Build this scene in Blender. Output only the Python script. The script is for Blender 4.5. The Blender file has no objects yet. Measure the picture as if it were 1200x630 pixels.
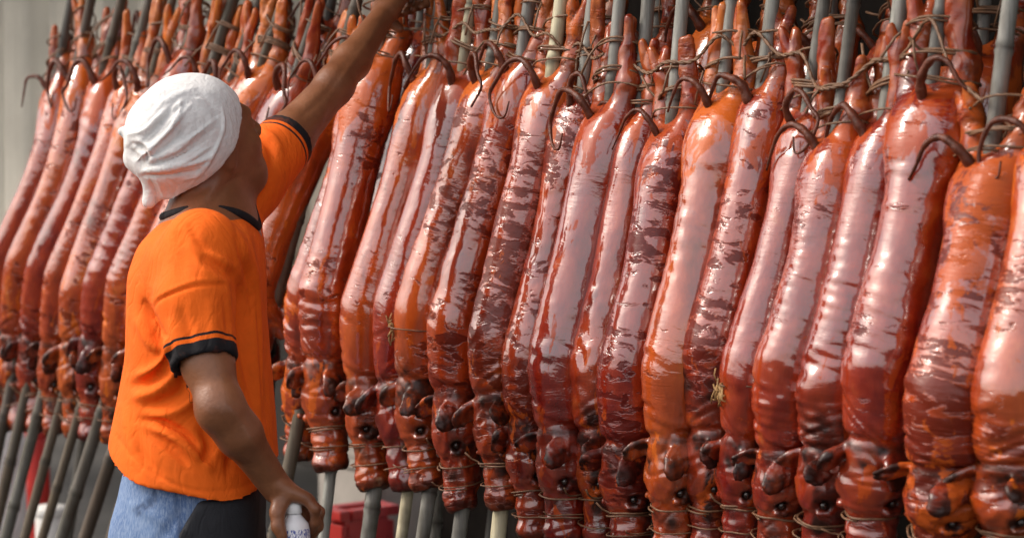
import bpy, math, random
import numpy as np
from mathutils import Vector, Matrix

# ------------------------------------------------------------------ camera, sky, sun, exposure
SC = bpy.context.scene
COL = SC.collection
R = math.radians
F = 3087.0                       # focal length in pixels of a 1200 px wide frame
CAM = np.array([0.0, 0.0, 1.75])
PITCH = R(5.0)
FWD = np.array([0, math.cos(PITCH), -math.sin(PITCH)])
UP = np.array([0, math.sin(PITCH), math.cos(PITCH)])
RIGHT = np.array([1.0, 0, 0])
cam_d = bpy.data.cameras.new('camera')
cam = bpy.data.objects.new('camera', cam_d)
COL.objects.link(cam)
cam.location = CAM
cam.rotation_euler = (R(90) - PITCH, 0, 0)
cam_d.sensor_width = 36.0
cam_d.sensor_fit = 'HORIZONTAL'
cam_d.lens = 36.0 * F / 1200.0
cam_d.clip_end = 2000
cam_d.dof.use_dof = True
cam_d.dof.focus_distance = 4.58
cam_d.dof.aperture_fstop = 4.2
SC.camera = cam

SUN_EL, SUN_AZ = 42.0, -84.0     # azimuth from +Y, positive to the right: the light comes from the left
world = bpy.data.worlds.new('World')
SC.world = world
world.use_nodes = True
wn = world.node_tree.nodes
wl = world.node_tree.links
bg = wn['Background']
sky = wn.new('ShaderNodeTexSky')
sky.sky_type = 'NISHITA'
sky.sun_disc = False
sky.sun_elevation = R(SUN_EL)
sky.sun_rotation = R(SUN_AZ)
sky.air_density = 0.7
sky.dust_density = 7.0
sky.ozone_density = 1.0
haze = wn.new('ShaderNodeMix')          # thin overcast: the blue and the glow are evened out
haze.data_type = 'RGBA'
haze.inputs[0].default_value = 0.5
haze.inputs[7].default_value = (7.2, 6.9, 6.6, 1)
wl.new(sky.outputs[0], haze.inputs[6])
wl.new(haze.outputs[2], bg.inputs[0])
bg.inputs[1].default_value = 0.13
sun_d = bpy.data.lights.new('sun', 'SUN')
sun_d.energy = 0.9
sun_d.angle = R(14)
sun_d.color = (1.0, 0.94, 0.86)
sun = bpy.data.objects.new('sun', sun_d)
COL.objects.link(sun)
_sd = Vector((math.sin(R(SUN_AZ)) * math.cos(R(SUN_EL)), math.cos(R(SUN_AZ)) * math.cos(R(SUN_EL)), math.sin(R(SUN_EL))))
sun.rotation_euler = _sd.to_track_quat('Z', 'Y').to_euler()
SC.view_settings.view_transform = 'Standard'
SC.view_settings.look = 'None'
SC.view_settings.gamma = 1.0
SC.view_settings.exposure = 0.92

# ------------------------------------------------------------------ coordinates
def P(px, py, depth):
    """world point seen at a pixel of the 1200x630 frame, at a depth in metres"""
    return CAM + depth * (FWD + (px - 600.0) / F * RIGHT - (py - 315.0) / F * UP)

def unit(v):
    v = np.asarray(v, float)
    return v / np.linalg.norm(v)

ROW_A = P(0, 300, 6.45)
ROW_B = P(1200, 300, 3.78)
ROW_D = unit([ROW_A[0] - ROW_B[0], ROW_A[1] - ROW_B[1], 0])     # along the row, to the left
ROW_N = np.array([-ROW_D[1], ROW_D[0], 0])                       # out of the row, towards the street
if ROW_N[1] > 0:
    ROW_N = -ROW_N
LEAN = R(9.0)
PL_N = ROW_N * math.cos(LEAN) + np.array([0, 0, math.sin(LEAN)])
PL_0 = np.array([ROW_A[0], ROW_A[1], 1.3])

def W(px, py, off=0.0):
    """point of the leaning row plane seen at a pixel, moved out of the plane by off"""
    d = FWD + (px - 600.0) / F * RIGHT - (py - 315.0) / F * UP
    t = np.dot(PL_0 + PL_N * off - CAM, PL_N) / np.dot(d, PL_N)
    return CAM + t * d

# ------------------------------------------------------------------ object helpers
def tag(o, label=None, cat=None, group=None, kind=None):
    if label: o['label'] = label
    if cat: o['category'] = cat
    if group: o['group'] = group
    if kind: o['kind'] = kind
    return o

def empty(name, loc, rz=0.0):
    o = bpy.data.objects.new(name, None)
    COL.objects.link(o)
    o.location = loc
    o.rotation_euler = (0, 0, rz)
    o.empty_display_size = 0.1
    return o

def mesh_obj(name, verts, faces, mat, parent=None, smooth=True, attrs=None, origin=None):
    verts = np.asarray(verts, np.float32)
    if parent is not None and origin is None:
        q = parent
        loc = np.zeros(3)
        while q is not None:
            loc = loc + np.array(q.location)
            q = q.parent
        verts = verts - loc.astype(np.float32)
    elif origin is not None:
        verts = verts - np.asarray(origin, np.float32)
    me = bpy.data.meshes.new(name)
    if isinstance(faces, np.ndarray):
        nf, k = faces.shape
        me.vertices.add(len(verts))
        me.vertices.foreach_set('co', verts.ravel())
        me.loops.add(nf * k)
        me.loops.foreach_set('vertex_index', faces.astype(np.int32).ravel())
        me.polygons.add(nf)
        me.polygons.foreach_set('loop_start', np.arange(0, nf * k, k, dtype=np.int32))
        me.update(calc_edges=True)
    else:
        me.from_pydata([tuple(map(float, v)) for v in verts], [], faces)
        me.update()
    if smooth:
        me.polygons.foreach_set('use_smooth', np.ones(len(me.polygons), bool))
    if attrs:
        for k, a in attrs.items():
            a = np.asarray(a, np.float32)
            if a.ndim == 2:
                at = me.attributes.new(k, 'FLOAT_VECTOR', 'POINT')
                at.data.foreach_set('vector', a.ravel())
            else:
                at = me.attributes.new(k, 'FLOAT', 'POINT')
                at.data.foreach_set('value', a.ravel())
    for m in (mat if isinstance(mat, (list, tuple)) else [mat]):
        me.materials.append(m)
    o = bpy.data.objects.new(name, me)
    COL.objects.link(o)
    if parent is not None:
        o.parent = parent
    elif origin is not None:
        o.location = origin
    return o

def tube(pts, radii, n=8, cap=True):
    """verts, faces of a tube swept along points"""
    pts = np.asarray(pts, float)
    m = len(pts)
    radii = np.broadcast_to(np.asarray(radii, float), (m,)) if np.ndim(radii) else np.full(m, float(radii))
    tan = np.gradient(pts, axis=0)
    tan /= np.linalg.norm(tan, axis=1)[:, None] + 1e-12
    u = np.cross(tan[0], [0, 0, 1.0])
    if np.linalg.norm(u) < 1e-3:
        u = np.cross(tan[0], [0, 1.0, 0])
    u = unit(u)
    V = []
    a = np.arange(n) * 2 * math.pi / n
    for i in range(m):
        u = u - tan[i] * np.dot(u, tan[i])
        u = unit(u)
        v = np.cross(tan[i], u)
        V.append(pts[i] + radii[i] * (np.cos(a)[:, None] * u + np.sin(a)[:, None] * v))
    V = np.concatenate(V)
    Fc = []
    for i in range(m - 1):
        for j in range(n):
            j2 = (j + 1) % n
            Fc.append((i * n + j, i * n + j2, (i + 1) * n + j2, (i + 1) * n + j))
    if cap:
        Fc.append(tuple(reversed(range(n))))
        Fc.append(tuple((m - 1) * n + j for j in range(n)))
    return V, Fc

def spline(pts, n=24):
    """Catmull-Rom through points"""
    p = np.asarray(pts, float)
    p = np.vstack([2 * p[0] - p[1], p, 2 * p[-1] - p[-2]])
    out = []
    seg = len(p) - 3
    for t in np.linspace(0, seg - 1e-6, n):
        i = int(t)
        f = t - i
        a, b, c, d = p[i:i + 4]
        out.append(0.5 * (2 * b + (c - a) * f + (2 * a - 5 * b + 4 * c - d) * f * f + (3 * b - a - 3 * c + d) * f ** 3))
    return np.array(out)

def join(parts):
    V, Fc, k = [], [], 0
    for v, f in parts:
        V.append(np.asarray(v, float))
        Fc += [tuple(i + k for i in q) for q in f]
        k += len(v)
    return np.concatenate(V), Fc

def box(c, s, ax=None, bev=0.0):
    """bevelled box: centre, full sizes, optional 3 axes"""
    c = np.asarray(c, float)
    hx, hy, hz = [q / 2 for q in s]
    ax = np.eye(3) if ax is None else np.asarray(ax, float)
    if bev <= 0:
        L = [(sx * hx, sy * hy, sz * hz) for sz in (-1, 1) for sy in (-1, 1) for sx in (-1, 1)]
        V = np.array(L) @ ax + c
        return V, [(0, 2, 3, 1), (4, 5, 7, 6), (0, 1, 5, 4), (2, 6, 7, 3), (0, 4, 6, 2), (1, 3, 7, 5)]
    import bmesh
    bm = bmesh.new()
    bmesh.ops.create_cube(bm, size=1.0)
    for v in bm.verts:
        v.co = Vector((v.co.x * s[0], v.co.y * s[1], v.co.z * s[2]))
    bmesh.ops.bevel(bm, geom=bm.edges[:], offset=bev, segments=2, affect='EDGES', profile=0.7)
    bm.verts.index_update()
    V = np.array([v.co[:] for v in bm.verts]) @ ax + c
    Fc = [tuple(v.index for v in f.verts) for f in bm.faces]
    bm.free()
    return V, Fc

def lathe(prof, c, ax, n=24):
    """surface of revolution: profile [(r, h)], base point c, 3 axes (third is the axis)"""
    V = []
    for r, h in prof:
        for j in range(n):
            a = 2 * math.pi * j / n
            V.append(np.asarray(c) + ax[0] * r * math.cos(a) + ax[1] * r * math.sin(a) + ax[2] * h)
    Fc = []
    for i in range(len(prof) - 1):
        for j in range(n):
            j2 = (j + 1) % n
            Fc.append((i * n + j, i * n + j2, (i + 1) * n + j2, (i + 1) * n + j))
    Fc.append(tuple(reversed(range(n))))
    Fc.append(tuple((len(prof) - 1) * n + j for j in range(n)))
    return np.array(V), Fc

# ------------------------------------------------------------------ distance-field modelling
class Field:
    """a grid of distances that solids are blended into, then turned into one skin"""
    def __init__(s, lo, hi, h):
        s.lo = np.asarray(lo, float)
        s.h = h
        s.n = np.ceil((np.asarray(hi, float) - s.lo) / h).astype(int) + 1
        s.f = np.full(s.n, 0.06, np.float32)

    def region(s, lo, hi):
        a = np.clip(np.floor((np.asarray(lo) - s.lo) / s.h).astype(int), 0, s.n - 1)
        b = np.clip(np.ceil((np.asarray(hi) - s.lo) / s.h).astype(int) + 1, 1, s.n)
        sl = tuple(slice(i, j) for i, j in zip(a, b))
        g = [(np.arange(i, j) * s.h + o).astype(np.float32) for i, j, o in zip(a, b, s.lo)]
        return sl, np.meshgrid(*g, indexing='ij', sparse=True)

    def add(s, fn, lo, hi, k=0.01, op='u', pad=0.05):
        sl, (x, y, z) = s.region(np.asarray(lo) - pad, np.asarray(hi) + pad)
        if any(q.stop <= q.start for q in sl):
            return
        d = fn(x, y, z)
        a = s.f[sl]
        if op == 's':                       # subtract
            d = -d
            h = np.maximum(k - np.abs(a - d), 0) / max(k, 1e-6)
            s.f[sl] = np.maximum(a, d) + h * h * k * 0.25
        elif op == 'i':
            s.f[sl] = np.maximum(a, d)
        else:
            h = np.maximum(k - np.abs(a - d), 0) / max(k, 1e-6)
            s.f[sl] = np.minimum(a, d) - h * h * k * 0.25

    def cone(s, a, b, ra, rb, k=0.01, op='u'):
        a = np.asarray(a, float); b = np.asarray(b, float)
        ba = b - a
        L2 = float(ba @ ba)
        def fn(x, y, z):
            t = np.clip(((x - a[0]) * ba[0] + (y - a[1]) * ba[1] + (z - a[2]) * ba[2]) / L2, 0, 1)
            return np.sqrt((x - a[0] - t * ba[0]) ** 2 + (y - a[1] - t * ba[1]) ** 2 + (z - a[2] - t * ba[2]) ** 2) - (ra + (rb - ra) * t)
        r = max(ra, rb)
        s.add(fn, np.minimum(a, b) - r, np.maximum(a, b) + r, k, op)

    def ell(s, c, r, ax=None, k=0.01, op='u'):
        c = np.asarray(c, float)
        r = np.asarray(r, float)
        A = np.eye(3) if ax is None else np.asarray(ax, float)
        def fn(x, y, z):
            p = [((x - c[0]) * A[i, 0] + (y - c[1]) * A[i, 1] + (z - c[2]) * A[i, 2]) / r[i] for i in range(3)]
            k0 = np.sqrt(p[0] ** 2 + p[1] ** 2 + p[2] ** 2)
            k1 = np.sqrt((p[0] / r[0]) ** 2 + (p[1] / r[1]) ** 2 + (p[2] / r[2]) ** 2) + 1e-9
            return k0 * (k0 - 1) / k1
        m = r.max()
        s.add(fn, c - m, c + m, k, op)

    def mesh(s):
        f = s.f
        neg = f < 0
        c = [neg[i:f.shape[0] - 1 + i, j:f.shape[1] - 1 + j, k:f.shape[2] - 1 + k] for i in (0, 1) for j in (0, 1) for k in (0, 1)]
        cnt = sum(q.astype(np.int8) for q in c)
        act = (cnt > 0) & (cnt < 8)
        idx = np.argwhere(act)
        ids = np.full(act.shape, -1, np.int32)
        ids[act] = np.arange(len(idx))
        val = np.stack([f[idx[:, 0] + i, idx[:, 1] + j, idx[:, 2] + k] for i in (0, 1) for j in (0, 1) for k in (0, 1)], 1)
        cor = np.array([(i, j, k) for i in (0, 1) for j in (0, 1) for k in (0, 1)], float)
        acc = np.zeros((len(idx), 3)); num = np.zeros(len(idx))
        for a in range(8):
            for b in range(a + 1, 8):
                if np.abs(cor[a] - cor[b]).sum() != 1:
                    continue
                va, vb = val[:, a], val[:, b]
                m = (va < 0) != (vb < 0)
                t = va[m] / (va[m] - vb[m])
                acc[m] += cor[a] + t[:, None] * (cor[b] - cor[a])
                num[m] += 1
        V = (idx + acc / num[:, None]) * s.h + s.lo
        Fc = []
        for ax in range(3):
            sl0 = [slice(None)] * 3; sl1 = [slice(None)] * 3
            sl0[ax] = slice(0, -1); sl1[ax] = slice(1, None)
            a, b = neg[tuple(sl0)], neg[tuple(sl1)]
            for flip, mk in ((False, a & ~b), (True, ~a & b)):
                e = np.argwhere(mk)
                o1, o2 = [(1, 2), (2, 0), (0, 1)][ax]
                ok = (e[:, o1] > 0) & (e[:, o2] > 0) & (e[:, o1] < act.shape[o1]) & (e[:, o2] < act.shape[o2])
                e = e[ok]
                q = []
                for da, db in ((-1, -1), (0, -1), (0, 0), (-1, 0)):
                    ee = e.copy(); ee[:, o1] += da; ee[:, o2] += db
                    q.append(ids[ee[:, 0], ee[:, 1], ee[:, 2]])
                q = np.stack(q, 1)
                Fc.append(q[:, ::-1] if flip else q)
        Fc = np.concatenate(Fc)
        return V, Fc[(Fc >= 0).all(1)]

def vnormals(V, Fq):
    n = np.zeros_like(V)
    fn = np.cross(V[Fq[:, 2]] - V[Fq[:, 0]], V[Fq[:, 3]] - V[Fq[:, 1]])
    for i in range(4):
        np.add.at(n, Fq[:, i], fn)
    return n / (np.linalg.norm(n, axis=1)[:, None] + 1e-12)

def relax(V, Fq, it=2, lam=0.5):
    e = np.concatenate([Fq[:, [0, 1]], Fq[:, [1, 2]], Fq[:, [2, 3]], Fq[:, [3, 0]]])
    cnt = np.bincount(e.ravel(), minlength=len(V))[:, None] + 1e-9
    for _ in range(it):
        acc = np.zeros_like(V)
        np.add.at(acc, e[:, 0], V[e[:, 1]])
        np.add.at(acc, e[:, 1], V[e[:, 0]])
        V = V + lam * (acc / cnt - V)
    return V

def sstep(a, b, x):
    t = np.clip((x - a) / (b - a), 0, 1)
    return t * t * (3 - 2 * t)

def wob(V, freq, seed, oct_=3):
    """smooth pseudo-noise in about -1..1"""
    r = np.random.RandomState(seed)
    out = np.zeros(len(V))
    amp = 1.0
    for o in range(oct_):
        for _ in range(4):
            d = r.normal(size=3) * freq * 2 ** o
            out += amp * np.sin(V @ d + r.uniform(0, 6.28)) / 3.0
        amp *= 0.5
    return out

# ------------------------------------------------------------------ materials
class Mat:
    def __init__(s, name):
        s.m = bpy.data.materials.new(name)
        s.m.use_nodes = True
        s.t = s.m.node_tree
        s.b = s.t.nodes['Principled BSDF']
    def n(s, kind, **kw):
        nd = s.t.nodes.new('ShaderNode' + kind)
        for k, v in kw.items():
            if k.startswith('i_'):
                key = k[2:]
                key = int(key) if key.isdigit() else key.replace('_', ' ')
                s.put(nd, key, v)
            else:
                setattr(nd, k, v)
        return nd
    def put(s, nd, key, v):
        if isinstance(v, bpy.types.NodeSocket):
            s.t.links.new(v, nd.inputs[key])
        elif v is not None:
            nd.inputs[key].default_value = v
    def set(s, **kw):
        for k, v in kw.items():
            s.put(s.b, k.replace('_', ' '), v)
        return s
    def math(s, op, a, b=0.0, c=0.0, clamp=False):
        nd = s.n('Math', operation=op, use_clamp=clamp)
        s.put(nd, 0, a); s.put(nd, 1, b); s.put(nd, 2, c)
        return nd.outputs[0]
    def attr(s, name, vec=False):
        nd = s.n('Attribute', attribute_name=name)
        return nd.outputs['Vector' if vec else 'Fac']
    def mapv(s, v, scale=(1, 1, 1), loc=None):
        nd = s.n('Mapping')
        s.put(nd, 'Vector', v)
        s.put(nd, 'Scale', scale)
        if loc is not None: s.put(nd, 'Location', loc)
        return nd.outputs[0]
    def noise(s, v, scale=5, detail=4, rough=0.55, dist=0.0):
        nd = s.n('TexNoise')
        s.put(nd, 'Vector', v); s.put(nd, 'Scale', scale); s.put(nd, 'Detail', detail); s.put(nd, 'Roughness', rough); s.put(nd, 'Distortion', dist)
        return nd.outputs['Fac']
    def ramp(s, f, stops, interp='LINEAR'):
        nd = s.n('ValToRGB')
        s.put(nd, 0, f)
        cr = nd.color_ramp
        cr.interpolation = interp
        while len(cr.elements) < len(stops):
            cr.elements.new(0.5)
        for e, (p, c) in zip(cr.elements, stops):
            e.position = p
            e.color = (*c, 1) if len(c) == 3 else c
        return nd.outputs[0]
    def lin(s, f, a, b, lo=0.0, hi=1.0):
        nd = s.n('MapRange')
        for i, v in enumerate((f, a, b, lo, hi)):
            s.put(nd, i, v)
        return nd.outputs[0]
    def mix(s, f, a, b, blend='MIX'):
        nd = s.n('Mix', data_type='RGBA', blend_type=blend)
        s.put(nd, 0, f)
        s.put(nd, 6, (*a, 1) if isinstance(a, tuple) and len(a) == 3 else a)
        s.put(nd, 7, (*b, 1) if isinstance(b, tuple) and len(b) == 3 else b)
        return nd.outputs[2]
    def bump(s, h, strength=0.3, dist=0.01, prev=None):
        nd = s.n('Bump')
        s.put(nd, 'Height', h); s.put(nd, 'Strength', strength); s.put(nd, 'Distance', dist)
        if prev is not None: s.put(nd, 'Normal', prev)
        return nd.outputs[0]
    def coord(s, which='Object'):
        return s.n('TexCoord').outputs[which]

def pig_skin():
    M = Mat('roast_skin')
    rest = M.attr('rest', True)
    rnd = M.n('ObjectInfo').outputs['Random']
    mott = M.noise(M.mapv(rest, (1, 1, 0.7)), 16, 5, 0.6, 0.4)
    base = M.ramp(mott, [(0.25, (0.095, 0.008, 0.003)), (0.42, (0.28, 0.022, 0.004)), (0.60, (0.44, 0.052, 0.007)), (0.8, (0.58, 0.15, 0.024))])
    warm = M.noise(rest, 5, 2)
    base = M.mix(M.lin(warm, 0.45, 0.7, 0, 0.5), base, (0.60, 0.105, 0.015))
    # dark crisp blisters, wider than high
    bl = M.noise(M.mapv(rest, (22, 22, 60)), 1.0, 4, 0.6, 0.6)
    zone = M.noise(rest, 6.5, 2)
    amt = M.math('ADD', M.lin(zone, 0.38, 0.66, -0.10, 0.10), M.attr('blister'))
    blm = M.lin(M.math('ADD', bl, amt), 0.60, 0.66, 0, 1)
    base = M.mix(M.math('MULTIPLY', blm, 0.85), base, (0.13, 0.013, 0.005))
    ch = M.attr('char_shade')
    chn = M.math('MULTIPLY', ch, M.lin(M.noise(rest, 45, 4), 0.3, 0.6, 0.55, 1.1), clamp=True)
    base = M.mix(chn, base, (0.035, 0.010, 0.006))
    pale = M.attr('pale')
    base = M.mix(M.math('MULTIPLY', pale, M.lin(M.noise(rest, 30, 4), 0.35, 0.6, 0, 1)), base, (0.56, 0.15, 0.035))
    bare = M.lin(M.math('ADD', M.noise(M.mapv(rest, (1, 1, .6)), 19, 5, .65, .5), M.math('MULTIPLY', M.attr('rump'), 0.15)), 0.645, 0.675, 0, 1)
    base = M.mix(M.math('MULTIPLY', bare, 0.75), base, (0.60, 0.115, 0.014))
    hs = M.n('HueSaturation')
    M.put(hs, 'Color', base)
    M.put(hs, 'Hue', M.lin(rnd, 0, 1, 0.492, 0.508))
    M.put(hs, 'Value', M.lin(rnd, 0, 1, 0.62, 1.12))
    M.set(Base_Color=hs.outputs[0])
    big = M.noise(M.mapv(rest, (1, 1, 0.8)), 26, 2, 0.5)
    wr = M.noise(M.mapv(rest, (18, 18, 75)), 1.0, 3, 0.6, 0.8)
    fine = M.noise(rest, 190, 3)
    n1 = M.bump(big, 0.22, 0.012)
    n2 = M.bump(M.math('MULTIPLY', wr, M.lin(zone, 0.4, 0.65, 0.1, 1.0)), 0.30, 0.006, n1)
    n3 = M.bump(blm, 0.35, 0.0025, n2)
    n4 = M.bump(fine, 0.12, 0.0012, n3)
    M.set(Normal=n4)
    rough = M.math('ADD', M.lin(M.noise(rest, 35, 3), 0.3, 0.7, 0.05, 0.15), M.math('ADD', M.math('MULTIPLY', blm, 0.12), M.math('MULTIPLY', ch, 0.25)))
    M.set(Roughness=0.5)
    M.put(M.b, 'Specular IOR Level', 0.12)
    M.put(M.b, 'Coat Weight', M.math('MULTIPLY', M.math('MULTIPLY', M.lin(blm, 0, 1, 1.0, 0.22), M.lin(bare, 0, 1, 1.0, 0.30)), M.math('MULTIPLY', M.lin(ch, 0, 1, 1.0, 0.16), M.lin(pale, 0, 1, 1.0, 0.25))))
    M.put(M.b, 'Coat Roughness', rough)
    M.put(M.b, 'Coat IOR', 2.25)
    M.put(M.b, 'Coat Normal', n4)
    M.put(M.b, 'Subsurface Weight', 0.0)
    return M.m

def bamboo(name, a, b):
    M = Mat(name)
    c = M.coord('Generated')
    o = M.coord('Object')
    rnd = M.n('ObjectInfo').outputs['Random']
    st = M.noise(M.mapv(o, (60, 60, 2.5)), 2.0, 5, 0.6)
    pat = M.noise(o, 7, 4)
    col = M.mix(M.lin(st, 0.3, 0.7), a, b)
    col = M.mix(M.lin(pat, 0.46, 0.62, 0, 0.8), col, (0.06, 0.05, 0.035))
    col = M.mix(M.math('MULTIPLY', M.attr('node'), 0.8), col, (0.035, 0.03, 0.022))
    soot = M.noise(M.mapv(o, (3, 3, .8)), 2.2, 5, .7)
    col = M.mix(M.lin(soot, .5, .62, 0, .65), col, (0.075, 0.055, 0.038))
    hs = M.n('HueSaturation')
    M.put(hs, 'Color', col); M.put(hs, 'Value', M.lin(rnd, 0, 1, 0.6, 1.3)); M.put(hs, 'Hue', M.lin(rnd, 0, 1, .47, .51))
    M.set(Base_Color=hs.outputs[0], Roughness=0.5, Normal=M.bump(st, 0.3, 0.003))
    return M.m

def simple(name, col, rough=0.6, var=0.25, scale=12, bump=0.1, spec=0.5, metal=0.0):
    M = Mat(name)
    o = M.coord('Object')
    nz = M.noise(o, scale, 5, 0.6)
    c2 = tuple(q * (1 - var) for q in col)
    c3 = tuple(min(1, q * (1 + var)) for q in col)
    M.set(Base_Color=M.ramp(nz, [(0.3, c2), (0.7, c3)]), Roughness=rough, Metallic=metal)
    M.put(M.b, 'Specular IOR Level', spec)
    if bump:
        M.set(Normal=M.bump(M.noise(o, scale * 6, 4), bump, 0.004))
    return M.m

M_PIG = pig_skin()
M_POLE = bamboo('weathered_bamboo', (0.31, 0.31, 0.28), (0.15, 0.15, 0.13))
M_POLE_PALE = bamboo('pale_bamboo', (0.52, 0.47, 0.33), (0.36, 0.31, 0.20))
M_POLE_BROWN = bamboo('brown_bamboo', (0.13, 0.098, 0.066), (0.065, 0.050, 0.036))
M_POLE_DARK = bamboo('grey_bamboo', (0.15, 0.145, 0.125), (0.075, 0.073, 0.062))
M_TAIL = simple('crisp_tail', (0.105, 0.026, 0.012), 0.34, 0.5, 60, 0.4, 0.35)
M_EYE = simple('roasted_eye', (0.02, 0.012, 0.01), 0.15, 0.3, 60, 0.1, 0.8)
M_WIRE = simple('rusty_tie_wire', (0.17, 0.085, 0.042), 0.5, 0.4, 70, 0.3, 0.5)
M_STRAW = simple('straw_tie', (0.36, 0.21, 0.08), 0.6, 0.3, 60, 0.3, 0.4)
M_HOOF = simple('trotter_hoof', (0.30, 0.14, 0.055), 0.35, 0.5, 60, 0.2, 0.6)

# ------------------------------------------------------------------ ground and backdrop
def ground_mat():
    M = Mat('asphalt')
    o = M.coord('Object')
    a = M.noise(o, 0.7, 4)
    b = M.noise(o, 90, 3)
    col = M.mix(M.lin(a, 0.35, 0.65), (0.020, 0.019, 0.018), (0.040, 0.038, 0.035))
    col = M.mix(M.lin(b, 0.45, 0.75, 0, 0.5), col, (0.075, 0.07, 0.066))
    M.put(M.b, 'Specular IOR Level', 0.08)
    M.set(Base_Color=col, Roughness=1.0, Normal=M.bump(b, 0.4, 0.004))
    return M.m
gs = 600.0
gr = mesh_obj('ground', [(-gs, -gs, 0), (gs, -gs, 0), (gs, gs, 0), (-gs, gs, 0)], [(0, 1, 2, 3)], ground_mat(), smooth=False)
tag(gr, kind='structure')

def row_xy(t, out, z):
    """t metres along the row from its near (right) end towards the far end, out metres towards the street"""
    p = np.array([ROW_B[0], ROW_B[1], 0]) + ROW_D * t + ROW_N * out
    return np.array([p[0], p[1], z])

# pavement under the row, with a kerb towards the street
def slab(t0, t1, o0, o1, z0, z1):
    c = (row_xy(t0, o0, 0) + row_xy(t1, o1, 0)) / 2
    c[2] = (z0 + z1) / 2
    return box(c, (abs(t1 - t0), abs(o1 - o0), z1 - z0), np.stack([ROW_D, ROW_N, np.array([0, 0, 1.0])]), 0.012)
PAVE_Z = 0.0
v, f = slab(-6, 14, -0.35, -9.0, -0.15, 0.10)
pv = mesh_obj('pavement', v, f, simple('worn_concrete', (0.062, 0.059, 0.054), 0.9, 0.35, 3, 0.3), smooth=False)
tag(pv, kind='structure')

# pale hanging tarpaulin behind the far part of the row
def sheet(name, t0, t1, out, z0, z1, mat, amp, wl, seed, nz=26):
    rs = np.random.RandomState(seed)
    n = int((t1 - t0) / 0.02)
    V = []
    ph = rs.uniform(0, 6, 6)
    for j in range(nz + 1):
        z = z0 + (z1 - z0) * j / nz
        for i in range(n + 1):
            t = t0 + (t1 - t0) * i / n
            s = (math.sin(t * 6.28 / wl + ph[0] + 0.7 * math.sin(t * 2.1 + ph[3])) + 0.5 * math.sin(t * 6.28 / wl * 2.3 + ph[1] + 0.3 * z) + 0.3 * math.sin(t * 6.28 / wl * 5.1 + ph[2]))
            V.append(row_xy(t, out + amp * s * (1.0 - 0.35 * j / nz), z))
    Fc = [(j * (n + 1) + i, j * (n + 1) + i + 1, (j + 1) * (n + 1) + i + 1, (j + 1) * (n + 1) + i) for j in range(nz) for i in range(n)]
    m = len(V)
    # a real thickness: second skin 4 mm behind
    V2 = [p - ROW_N * 0.004 for p in V]
    Fc += [tuple(reversed([q + m for q in fc])) for fc in Fc]
    return mesh_obj(name, np.array(V + V2), Fc, mat, origin=row_xy((t0 + t1) / 2, out, z0))
M_TARP = simple('pale_tarpaulin', (0.66, 0.63, 0.54), 0.7, 0.12, 4, 0.1)
M_DARK = simple('shade_black_cloth', (0.030, 0.024, 0.020), 0.9, 0.5, 5, 0.2, 0.2)
cur = sheet('tarpaulin', 2.48, 7.5, -0.75, 1.02, 2.9, M_TARP, 0.035, 0.30, 3)
tag(cur, 'pale grey tarpaulin hanging in vertical folds behind the far end of the row', 'tarpaulin')
dk = sheet('shade_sheet', -1.2, 2.44, -0.70, 0.12, 2.9, M_DARK, 0.03, 0.4, 5)  # black cloth put where only dark shade lies between the poles
tag(dk, 'black curtain standing in for the deep shade behind the poles of the near half of the row', 'backing')

# canopy added out of view over the stall to darken the row from above
def shade_canopy():
    V = []; n = 60; m = 10
    for j in range(m + 1):
        for i in range(n + 1):
            t = -2.0 + 10.0 * i / n; o = -2.6 + 3.0 * j / m
            V.append(row_xy(t, o, 2.62 - .10 * j / m + .05 * math.sin(t * 2.6) * math.sin(math.pi * j / m) + .02 * math.sin(t * 7 + j)))
    Fc = [(j * (n + 1) + i, j * (n + 1) + i + 1, (j + 1) * (n + 1) + i + 1, (j + 1) * (n + 1) + i) for j in range(m) for i in range(n)]
    k = len(V)
    V2 = [p + np.array([0, 0, .006]) for p in V]
    return V + V2, Fc + [tuple(reversed([q + k for q in f_])) for f_ in Fc]
v, f = shade_canopy()
cn = mesh_obj('shade_canopy', v, f, simple('brown_canvas', (0.10, 0.085, 0.07), 0.85, 0.3, 3, 0.2), origin=row_xy(3, -.8, 2.6))
tag(cn, 'brown canvas canopy added out of view to shade the roast pigs from above', 'shade_canopy')

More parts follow.
